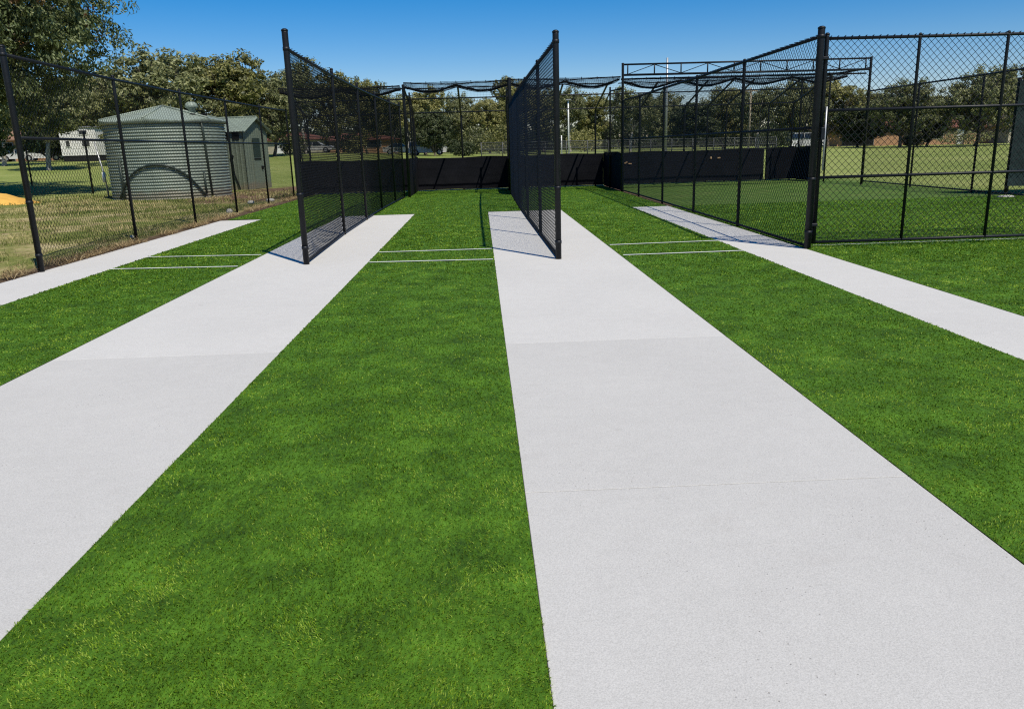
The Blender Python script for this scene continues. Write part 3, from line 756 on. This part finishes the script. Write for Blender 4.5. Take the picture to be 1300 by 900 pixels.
# ------------------------------------------------------------------ near odds and ends
def rock(label, c, s, mat='stone', seed=0):
    r_ = np.random.default_rng(seed); n = 10; k = 14
    th = np.linspace(0, PI, n); ph = np.linspace(0, 2*PI, k+1)
    T_, P_ = np.meshgrid(th, ph, indexing='ij'); jag = 1+.28*(NZ(P_*1.1*np.sin(T_)+seed, T_*1.7, 1.3, 2)-.5)*np.sin(T_)
    s = [q*.72 for q in s]
    P = np.stack([c[0]+s[0]*np.sin(T_)*np.cos(P_)*jag, c[1]+s[1]*np.sin(T_)*np.sin(P_)*jag, c[2]+s[2]*np.cos(T_)*jag], -1); P[:, -1] = P[:, 0]
    o = MB().grid(P).build('rock', M[mat], smooth=True, origin=c); return tag(o, label, 'rock', 'loose pale rocks')
rock('pale rock at the foot of the fourth fence post in the straw', (-6.98, 22.5, .06), (.12, .10, .11), seed=1)
rock('pale rock half buried in brown earth by the fence end', (-7.05, 27.2, .06), (.20, .16, .10), seed=2)
rock('small pale rock beside the brown earth by the shed', (-7.5, 26.5, .05), (.16, .12, .09), seed=3)
rock('flat white stone slab at the foot of the dark cloth screen', (13.0, 19.5, .02), (.30, .16, .05), seed=4)
rock('tiny white rock near the second fence post', (-7.05, 16.3, .03), (.06, .05, .05), seed=5)
n_, k_ = 40, 26
UX, UY = np.meshgrid(np.linspace(-1, 1, n_), np.linspace(-1, 1, k_), indexing='ij')
hh = np.clip(1-(UX**2+UY**2), 0, 1)**.7*(.30+.50*NZ(UX*2+4, UY*2+2, 1.4, 3))-.03
tag(MB().grid(np.stack([-20.6+UX*3.6, 31.6+UY*1.3, hh], -1)).build('sand_pile', M['sand'], smooth=True, origin=(-20.6, 31.6, 0)), 'low heap of bright orange sand on the dry grass', 'sand pile')
for lab, (x, y, h) in (('thin dark steel pole standing in the tree shade beside the tank', (-17.9, 38.0, 2.75)), ('thin dark steel pole standing in front of the shaded tree trunks', (-26.0, 48.0, 2.3))):
    o = post_mb(0, 0, h, .045).build('steel_pole', M['coat'], smooth=True); o.location = (x, y, float(ground_z(x, y))); tag(o, lab, 'pole')

# ------------------------------------------------------------------ trees
def leaf_cards(C, ln, wd, droop, O=None):
    """leaf-shaped cards at C; O is the way out of the spray, which the blades roughly face"""
    n = len(C)
    if O is None: nr = rng.normal(size=(n, 3))
    else: nr = O/np.maximum(np.linalg.norm(O, axis=1, keepdims=True), 1e-6)+rng.normal(size=(n, 3))*.55
    nr /= np.linalg.norm(nr, axis=1, keepdims=True)
    a = rng.normal(size=(n, 3)); a[:, 2] -= droop; a -= nr*(a*nr).sum(1, keepdims=True); a /= np.linalg.norm(a, axis=1, keepdims=True)
    b = np.cross(nr, a)
    L = (ln*rng.uniform(.6, 1.4, n))[:, None]*a; W = (wd*rng.uniform(.6, 1.4, n))[:, None]*b/2
    V = np.stack([C-L*.5, C-L*.05+W, C+L*.5, C-L*.05-W], 1).reshape(-1, 3)
    return V, np.arange(4*n), np.full(n, 4)
def make_tree(name, label, cat, H, Wd, th, leafm, barkm, blobs, nclump, nleaf, ln, wd, droop, sig, seed, trunk_r=.28, group='trees round the park', fork=None):
    r_ = np.random.default_rng(seed)
    t = thing(name, label, cat, (0, 0, 0), group)
    C = []; Rr = []
    for i in range(blobs):
        for _ in range(40):
            v = r_.normal(size=3); v /= np.linalg.norm(v); v *= r_.uniform(.35, .80)
            c = np.array([v[0]*Wd/2, v[1]*Wd/2, th+(H-th)*(.52+v[2]*.48)])
            if all(np.linalg.norm((c-o)/np.array([1, 1, .8])) > .26*Wd*.8 for o in C): break
        C.append(c); Rr.append(r_.uniform(.17, .27)*Wd)
    C = np.array(C); Rr = np.array(Rr)
    Rr = np.minimum(Rr, np.maximum(.5, H-C[:, 2]))
    mb = MB()
    top = np.array([r_.normal(0, .25), r_.normal(0, .25), th*1.05])
    mb.tube([(0, 0, -.2), (0, 0, .25), tuple(top*.55+np.array([.1, 0, 0])), tuple(top)], [trunk_r*1.5, trunk_r, trunk_r*.82, trunk_r*.7], 10)
    for c, rr in zip(C, Rr):
        midp = top*.45+c*.55+r_.normal(0, .3, 3)-np.array([0, 0, .25])
        st = top*r_.uniform(.75, 1.)
        mb.tube([st, st*.6+midp*.4+r_.normal(0, .12, 3), midp, c, c+(c-midp)/np.linalg.norm(c-midp)*min(.35*rr, .8)], [trunk_r*.52, trunk_r*.40, trunk_r*.28, trunk_r*.14, .015], 6)
        for _ in range(3):
            e = r_.normal(size=3); e = c+e/np.linalg.norm(e)*rr*.65; mb.tube([midp, (midp+e)/2+r_.normal(0, .1, 3), e], [trunk_r*.16, trunk_r*.1, .012], 5)
    mb.build('trunk', barkm, t, True)
    w_ = Rr**2; w_ = w_/w_.sum(); idx = r_.choice(len(C), nclump, p=w_)
    v = r_.normal(size=(nclump, 3)); v /= np.linalg.norm(v, axis=1, keepdims=True)
    K = C[idx]+v*(Rr[idx]*r_.uniform(.45, 1.08, nclump)**.8)[:, None]*np.array([1, 1, .82])
    cs = sig*r_.uniform(.6, 1.5, nclump)
    off = r_.normal(size=(nclump*nleaf, 3)); off /= np.linalg.norm(off, axis=1, keepdims=True)
    off *= (1.75*r_.random(nclump*nleaf)**.42)[:, None]*np.repeat(cs, nleaf)[:, None]*np.array([1, 1, .75])
    P = np.repeat(K, nleaf, 0)+off
    out = off/np.repeat(cs, nleaf)[:, None]+np.repeat(v, nleaf, 0)*.7+np.array([0, 0, .35])
    ok = P[:, 2] > th*.35
    mb = MB().raw(*leaf_cards(P[ok], ln, wd, droop, out[ok])); mb.build('crown', leafm, t)
    return t
protoA = make_tree('gum_tree', 'x', 'tree', 11.5, 11.0, 2.0, M['leaf_olive'], M['bark'], 18, 460, 56, .36, .18, .5, .36, 21)
protoB = make_tree('gum_tree', 'x', 'tree', 11.5, 8.5, 2.0, M['leaf_gold'], M['bark'], 15, 380, 56, .36, .18, .5, .34, 22)
protoC = make_tree('gum_tree', 'x', 'tree', 11.5, 8.0, 4.0, M['leaf_olive'], M['bark_pale'], 13, 250, 52, .34, .17, .7, .36, 23, .22)
protoD = make_tree('evergreen_tree', 'x', 'tree', 9.0, 6.0, .6, M['leaf_dark'], M['bark'], 14, 460, 56, .32, .17, .3, .32, 24, .2)
protoE = make_tree('gum_tree', 'x', 'tree', 11.0, 9.5, 1.6, M['leaf_gold'], M['bark'], 17, 410, 56, .36, .18, .6, .36, 25)
PR = {'A': (protoA, 11.5, 11.), 'B': (protoB, 11.5, 8.5), 'C': (protoC, 11.5, 8.), 'D': (protoD, 9., 6.), 'E': (protoE, 11., 9.5)}
used = set()
def hz(px): return 205.3-.0296*px
def tree(kind, px, top, wpx, Y, label, rot):
    p, H0, W0 = PR[kind]
    X, Yy, z = far(px, Y); dist = Y
    Ht = (hz(px)-top)/FPX*dist*.935+EYE-z; Wt = wpx/FPX*dist
    o = p if kind not in used else copy_tree(p)
    used.add(kind)
    o.location = (X, Yy, z-.05); o.rotation_euler = (0, 0, rot)
    s = Ht/H0; sw = Wt/W0; o.scale = (sw, sw, s); o['label'] = label
TREES = [
 ('A', 205, 60, 160, 74, 'widest olive gum tree, its crown spreading right above the water tank roof'),
 ('E', 128, 92, 100, 96, 'olive gum tree half hidden behind the big pepper tree and the tank'),
 ('B', 292, 66, 105, 80, 'tall golden-green gum tree rising behind the shed roof'),
 ('A', 348, 92, 88, 86, 'rounded gum tree between the shed gable and the first net divider'),
 ('C', 58, 98, 110, 66, 'shady tree with bare lower trunk beyond the orange sand heap'),
 ('D', 60, 138, 56, 84, 'added dense dark tree standing in for deep shade behind the bare-trunked trees'),  # dark tree added to deepen the shade under the big crown
 ('D', 84, 146, 34, 92, 'small dark tree added as deep shade just before the white weatherboard cabin'),  # second dark tree added to deepen that shade
 ('C', 2, 100, 100, 74, 'shady tree with bare lower trunk nearest the orange house with the carport'),
 ('C', 388, 74, 62, 92, 'gum tree whose top shows through the tall end of the shed-side divider'),
 ('B', 428, 90, 66, 98, 'gum tree seen dimly through the middle of the shed-side divider'),
 ('E', 466, 97, 56, 105, 'gum tree topping the low far rail of the shed-side divider'),
 ('C', 503, 118, 46, 112, 'gum tree just beside the scalloped net over the central lane'),
 ('B', 540, 110, 66, 104, 'golden gum tree above the white vehicle in the central bay'),
 ('D', 552, 132, 44, 96, 'narrow dark evergreen with its foot by the white vehicle'),
 ('A', 588, 116, 58, 118, 'olive gum tree behind the thin mid post of the central bay'),
 ('E', 622, 122, 52, 112, 'olive gum tree behind the grey pipe fence of the central bay'),
 ('B', 656, 96, 62, 116, 'tall gum tree showing above the net column of the middle divider'),
 ('E', 690, 108, 50, 122, 'gum tree hidden mostly by the edge-on middle divider'),
 ('C', 724, 108, 50, 112, 'gum tree directly behind the short white light pole'),
 ('B', 752, 116, 50, 120, 'low golden gum tree between white light pole and roof truss post'),
 ('C', 800, 108, 62, 100, 'pale-trunked gum tree with bare forked limbs under the truss end'),
 ('A', 842, 112, 62, 124, 'gum tree behind the tall grey light mast'),
 ('D', 880, 122, 56, 112, 'dark tree between the grey light mast and the timber power pole'),
 ('E', 918, 107, 62, 118, 'olive gum tree just before the timber power pole'),
 ('C', 962, 108, 64, 110, 'gum tree rising behind the timber power pole'),
 ('A', 1006, 97, 76, 112, 'broad gum tree behind the white van'),
 ('B', 1050, 95, 72, 116, 'golden rounded gum tree beneath the free end of the roof truss'),
 ('D', 1088, 128, 60, 106, 'dark low tree beside the pinkish brick garage'),
 ('A', 1142, 97, 88, 98, 'large dark gum tree standing across the field from the first gate panel'),
 ('E', 1098, 112, 50, 122, 'smaller gum tree between the roof truss end and the first gate panel'),
 ('D', 1176, 114, 50, 104, 'dark tree filling the gap next to the long low-roofed house'),
 ('A', 1238, 80, 98, 96, 'tallest gum tree across the field, straddling the long low-roofed house'),
 ('B', 1296, 80, 90, 100, 'gum tree partly covered by the dark cloth screen'),
]
for i, (k, px, top, wpx, Y, lab) in enumerate(TREES): tree(k, px, top, wpx, Y, lab, i*2.4)
# the wood that closes the view behind the single trees
n = 6500; cx = rng.uniform(-190, 170, n); cy = 150+14*rng.random(n); zt = 2.2+4.2*NZ(cx, cx*0, .07, 3)
cz = rng.random(n)**1.1*zt; P = np.repeat(np.stack([cx, cy, cz+ground_z(cx, cy)], 1), 26, 0)+rng.normal(size=(n*26, 3))*.75
tl = MB().raw(*leaf_cards(P, .62, .36, .4)).build('treeline', M['leaf_dark'])
tag(tl, kind='stuff')
# the big near tree
big = make_tree('pepper_tree', 'huge drooping pepper tree with reddish sprays, top corner of the view', 'tree', 13.6, 17.5, 2.2, M['leaf_big'], M['bark'], 46, 3900, 88, .21, .080, 1.5, .27, 31, .55)
big.location = (-26.0, 37.2, 0)

def shrub(label, px, Y, w, h, mat, seed):
    r_ = np.random.default_rng(seed); X, Yy, z = far(px, Y)
    n = 1500; P = r_.normal(size=(n, 3)); P /= np.linalg.norm(P, axis=1, keepdims=True); P *= (r_.random(n)**.4)[:, None]
    P = P*np.array([w/2, w/2.6, h/2])+np.array([0, 0, h/2]); P += r_.normal(0, .1, (n, 3))
    t = thing('shrub', label, 'shrub', (0, 0, 0), 'low shrubs along the far edge of the park')
    MB().raw(*leaf_cards(P, .30, .14, .2)).build('foliage', M[mat], t)
    mb = MB(); mb.tube([(0, 0, -.1), (.05, 0, h*.5)], [.07, .03], 6); mb.tube([(0, 0, 0), (-.3, .1, h*.45)], [.05, .02], 6); mb.build('stem', M['bark'], t)
    t.location = (X, Yy, z)
for i, (px, Y, w, h, mt, lab) in enumerate([
    (372, 92, 3.5, 2.2, 'leaf_olive', 'olive shrub in front of the red-roofed house by the shed'),
    (446, 100, 4.0, 2.4, 'leaf_gold', 'golden shrub seen through the shed-side divider'),
    (588, 92, 3.2, 1.6, 'leaf_dark', 'round dark shrub at the foot of the thin mid post'),
    (640, 100, 5.0, 3.6, 'leaf_gold', 'golden bush just above the grey pipe fence'),
    (605, 104, 4.5, 3.6, 'leaf_olive', 'olive bush above the open start of the grey pipe fence'),
    (742, 108, 5.0, 3.0, 'leaf_gold', 'golden bush beside the short white light pole'),
    (985, 104, 5.0, 2.6, 'leaf_dark', 'dark bush next to the white van'),
    (1222, 112, 8.0, 2.2, 'leaf_olive', 'wide olive bush in front of the long low-roofed house'),
    (1160, 108, 4.0, 1.8, 'leaf_dark', 'dark bush at the foot of the large dark gum tree')]): shrub(lab, px, Y, w, h, mt, 60+i)

# ------------------------------------------------------------------ houses
def house(label, px, Y, w, d, wh, rh, wallm, roofm, rz=0., openings=(), cat='house'):
    X, Yy, z = far(px, Y)
    t = thing('house', label, cat, (X, Yy, z))
    x, y = w/2, d/2
    loc = lambda P: [(X+a, Yy+b, z+c) for a, b, c in P]
    MB().faces(loc([(-x, -y, -.3), (x, -y, -.3), (x, y, -.3), (-x, y, -.3), (-x, -y, wh), (x, -y, wh), (x, y, wh), (-x, y, wh)]),
               [(0, 1, 5, 4), (1, 2, 6, 5), (2, 3, 7, 6), (3, 0, 4, 7)]).build('wall', wallm, t)
    e = .55; hx = max(.1, x-y*.9)
    P = [(-x-e, -y-e, wh-.05), (x+e, -y-e, wh-.05), (x+e, y+e, wh-.05), (-x-e, y+e, wh-.05), (-hx, 0, wh+rh), (hx, 0, wh+rh),
         (-x-e, -y-e, wh-.22), (x+e, -y-e, wh-.22), (x+e, y+e, wh-.22), (-x-e, y+e, wh-.22)]
    MB().faces(loc(P), [(0, 1, 5, 4), (1, 2, 5), (2, 3, 4, 5), (3, 0, 4), (6, 7, 1, 0), (7, 8, 2, 1), (8, 9, 3, 2), (9, 6, 0, 3), (9, 8, 7, 6)]).build('roof', roofm, t)
    for kind, a, b, c0, c1 in openings:
        cx, cw = (a+b)/2, b-a; cz, ch = (c0+c1)/2, c1-c0
        f_ = MB().box((X+cx, Yy-y-.03, z+cz), (cw+.14, .08, ch+.14)).build('garage_door' if kind == 'g' else ('door' if kind == 'd' else 'window'), M['white'] if kind != 'g' else M['galv_old'], t)
        if kind != 'd': MB().box((X+cx, Yy-y-.085, z+cz), (cw, .03, ch)).build('pane' if kind == 'w' else 'opening', M['glass_dark'] if kind == 'w' else M['dark_hole'], f_)
    t.rotation_euler = (0, 0, rz)
    return t
house('orange brick house with a dark open carport under the big pepper tree', -4, 102, 10, 8, 2.6, 1.7, M['brick_orange'], M['tile_brown'], 0, [('g', .2, 4.2, .1, 2.1), ('w', -3.5, -1.5, 1., 2.)])
house('red-roofed cream house seen beyond the shed gable', 366, 142, 13, 8, 2.3, 1.1, M['brick_cream'], M['tile_red'], 0, [('w', -5, -3, .9, 2.1), ('w', 1, 3.4, .9, 2.1), ('d', -1, 0, .1, 2.1)])
house('red-roofed brick house seen through the middle of the shed-side divider', 456, 146, 13, 9, 2.3, 1.1, M['brick_orange'], M['tile_red'], 0, [('w', -5, -3, .9, 2.1), ('w', 2, 4.4, .9, 2.1), ('g', -1.5, 1.2, .1, 2.1)])
house('pink-brick garage beside the field with one end lit by sun', 1072, 122, 9, 8, 2.5, 1.4, M['brick_orange'], M['tile_brown'], 0, [('g', -2.2, 2.4, .1, 2.1)])
house('salmon brick house with open carport in line with the first gate panel', 1118, 126, 11, 8, 2.5, 1.6, M['brick_orange'], M['tile_red'], 0, [('g', -5, -1.2, .1, 2.2), ('w', 1.5, 3.5, .9, 2.0)])
house('small salmon brick house in the gap between the two largest trees', 1186, 124, 9, 8, 2.6, 2.2, M['brick_orange'], M['tile_red'], 0, [('w', -2.8, -1.2, .9, 2.), ('d', 1, 1.9, .1, 2.1)])
house('long low-roofed brick house behind the tallest tree across the field', 1240, 128, 19, 9, 2.5, 1.8, M['brick_orange'], M['tile_grey'], 0, [('w', -6, -4, .9, 2.), ('w', 0, 2.4, .9, 2.), ('g', 4, 7, .1, 2.1)])
house('pale cream house at the far end beside the dark cloth screen', 1292, 120, 8, 7, 2.6, 1.5, M['brick_cream'], M['tile_brown'], 0, [('w', -2.6, -.6, .8, 2.)])
# white site cabin
X, Y, z = far(110, 84)
t = thing('site_cabin', 'white weatherboard cabin on a dark skirting beside the water tank', 'cabin', (X, Y, z))
wgrid = MB()
for i in range(12): wgrid.box((X, Y-.012*(i % 2), z+.55+.22*i+.11), (3.5, 3.0, .215))
wgrid.build('wall', M['white'], t)
MB().box((X, Y+.02, z+.2), (3.4, 2.9, .7)).build('skirting', M['rubber'], t)
MB().box((X, Y, z+3.24), (3.8, 3.3, .12), 0, .02).build('roof', M['galv_old'], t)
for cx, cz, cw, ch in ((.75, 1.75, .85, .8), (.6, 2.75, .9, .5), (-1.0, 1.7, .5, .7)):
    f_ = MB().box((X+cx, Y-1.53, z+cz), (cw, .06, ch)).build('window', M['white'], t)
    MB().box((X+cx, Y-1.57, z+cz), (cw-.16, .03, ch-.16)).build('pane', M['glass_dark'], f_)

# ------------------------------------------------------------------ vehicles
def vehicle(name, label, cat, px, Y, rz, prof, glass, L, Wd, wheel_x, paint, wr=.34):
    X, Yy, z = far(px, Y)
    t = thing(name, label, cat, (0, 0, 0), 'vehicles parked beyond the park')
    pr = np.array(prof, float); n = len(pr); w2 = Wd/2
    V = []; rows = ((-w2+.06, .96), (-w2, 1.), (w2, 1.), (w2-.06, .96))
    cz = pr[:, 1].mean(); cx = pr[:, 0].mean()
    for yy, k in rows:
        for x_, z_ in pr:
            tuck = .16*max(0, (z_-1.0))*(1 if yy < 0 else -1) if z_ > 1.0 else 0
            V.append((cx+(x_-cx)*k, yy+tuck, cz+(z_-cz)*k))
    F = []
    for r in range(3):
        for i in range(n): j = (i+1) % n; F.append((r*n+i, r*n+j, (r+1)*n+j, (r+1)*n+i))
    F.append(tuple(range(n-1, -1, -1))); F.append(tuple(3*n+i for i in range(n)))
    MB().faces(V, F).build('body', paint, t)
    for g in glass:
        for s in (-1, 1):
            P = [(a, s*(w2+.012-.16*max(0, b-1.0)-.0), b) for a, b in g]
            P2 = [(a, yv-s*.02, b) for a, yv, b in P]
            k = len(P); MB().faces(P+P2, [tuple(range(k)), tuple(range(2*k-1, k-1, -1))]+[(i, (i+1) % k, k+(i+1) % k, k+i) for i in range(k)]).build('window', M['glass_dark'], t)
    for wx in wheel_x:
        for s in (-1, 1):
            w_ = MB().tube([(wx, s*(w2-.20), wr), (wx, s*(w2+.015), wr)], wr, 16).build('wheel', M['rubber'], t, False)
            MB().tube([(wx, s*(w2+.0), wr), (wx, s*(w2+.03), wr)], wr*.58, 12).build('rim', M['galv'], w_)
    for s in (-.6, .6):
        MB().box((L/2-.03, s*w2*1.1, .80), (.06, .32, .14), 0, .01).build('headlight', M['galv'], t)
    t.location = (X, Yy, z); t.rotation_euler = (0, 0, rz)
    return t
SUV = [(-2.3, .35), (2.28, .35), (2.34, .75), (2.2, 1.02), (1.15, 1.10), (.45, 1.72), (-1.6, 1.80), (-2.2, 1.72), (-2.34, 1.0)]
SUVG = [[(1.0, 1.12), (.42, 1.62), (-.3, 1.66), (-.3, 1.12)], [(-.4, 1.12), (-.4, 1.66), (-1.4, 1.68), (-1.4, 1.12)], [(-1.5, 1.12), (-1.5, 1.68), (-2.1, 1.62), (-2.18, 1.12)]]
CAR = [(-2.15, .32), (2.1, .32), (2.16, .62), (1.95, .82), (1.0, .92), (.25, 1.40), (-.95, 1.43), (-1.7, .98), (-2.18, .90)]
CARG = [[(.85, .95), (.22, 1.33), (-.3, 1.35), (-.3, .95)], [(-.38, .95), (-.38, 1.35), (-.92, 1.35), (-1.5, .97)]]
VAN = [(-2.4, .35), (2.35, .35), (2.42, .8), (2.2, 1.15), (1.6, 1.95), (1.2, 2.02), (-2.35, 2.02), (-2.42, 1.0)]
VANG = [[(2.05, 1.2), (1.55, 1.85), (.9, 1.88), (.9, 1.2)], [(.7, 1.25), (.7, 1.85), (-.5, 1.85), (-.5, 1.25)], [(-.65, 1.25), (-.65, 1.85), (-2.2, 1.85), (-2.2, 1.25)]]
vehicle('off_road_car', 'white off-road wagon parked under trees above the central cloth wall', 'car', 543, 100, 0., SUV, SUVG, 4.7, 1.85, (-1.45, 1.45), M['paint_dull'], .38)
vehicle('parked_car', 'white car just showing beside the shed-side screen near the central bay', 'car', 508, 104, 0.1, CAR, CARG, 4.3, 1.75, (-1.3, 1.3), M['paint_dull'])
vehicle('parked_car', 'white car below the red roof seen through the shed-side divider', 'car', 402, 106, 0., CAR, CARG, 4.3, 1.75, (-1.3, 1.3), M['paint_dull'])
vehicle('parked_van', 'white van beside the thick gate post across the field', 'van', 1022, 104, .1, VAN, VANG, 4.8, 1.8, (-1.5, 1.5), M['paint_dull'])
vehicle('parked_car', 'small white car beside the first post of the tank-side fence', 'car', 24, 96, .3, CAR, CARG, 4.3, 1.75, (-1.3, 1.3), M['paint_dull'])
vehicle('parked_car', 'small white car between the shaded tree trunks', 'car', 52, 92, .5, CAR, CARG, 4.3, 1.75, (-1.3, 1.3), M['paint_dull'])

# ------------------------------------------------------------------ poles and the pipe fence beyond
def pole(label, px, Y, top, r0, r1, mat, cat='pole', name='light_pole', arm=None):
    X, Yy, z = far(px, Y); h = (hz(px)-top)/FPX*Y*.93+EYE-z
    t = thing(name, label, cat, (X, Yy, z))
    MB().tube([(X, Yy, z-.2), (X, Yy, z+h*.6), (X, Yy, z+h)], [r0, (r0+r1)/2, r1], 12).build('shaft', mat, t, True)
    MB().tube([(X, Yy, z-.05), (X, Yy, z+.22)], r0*1.5, 12).build('base', M['galv_old'], t, True)
    if arm == 'cross': MB().box((X, Yy-.12, z+h-.35), (1.6, .1, .12), .2).build('crossarm', M['timber'], t)
    if arm == 'head': MB().box((X, Yy-.1, z+h+.05), (.5, .3, .14), 0, .03).build('lamp_head', M['galv_old'], t)
    return t
pole('short white light pole seen beside the edge-on divider', 722, 86, 128, .085, .07, M['white'], arm='head')
pole('stubby white post next to the short light pole', 713, 86, 172, .06, .06, M['white'], 'post', 'bollard_post')
pole('tall grey light mast rising above the roof truss', 845, 88, 75, .16, .10, M['galv'])
pole('pale timber power pole seen through the open bay', 950, 98, 112, .14, .10, M['timber'], 'power pole', 'power_pole', 'cross')
Yp = 84; X0, _, _ = far(611, Yp); X1, _, _ = far(985, Yp)
t = thing('pipe_fence', 'low grey galvanised pipe and mesh fence crossing the park beyond the nets', 'fence', (X0, Yp, float(ground_z(X0, Yp))))
xsf = np.linspace(X0, X1, 15); zf = ground_z(xsf, xsf*0+Yp)
for x, zz in zip(xsf, zf): MB().tube([(x, Yp, zz-.1), (x, Yp, zz+1.5)], .05, 8).build('post', M['galv_dull'], t, True)
for dz in (1.46, .78): MB().tube(np.stack([xsf, xsf*0+Yp, zf+dz], 1), .035, 6).build('rail', M['galv_dull'], t, True)
mb = MB(); u = np.linspace(X0, X1, 320); zu = ground_z(u, u*0+Yp); mb.sticks(np.stack([u, u*0+Yp+.05, zu+.05], 1), np.stack([u, u*0+Yp+.05, zu+1.45], 1), .008, 3)
for dz in np.arange(.1, 1.45, .13): mb.sticks(np.stack([xsf[:-1], xsf[:-1]*0+Yp+.05, zf[:-1]+dz], 1), np.stack([xsf[1:], xsf[1:]*0+Yp+.05, zf[1:]+dz], 1), .008, 3)
mb.build('wire_mesh', M['galv_dull'], t)
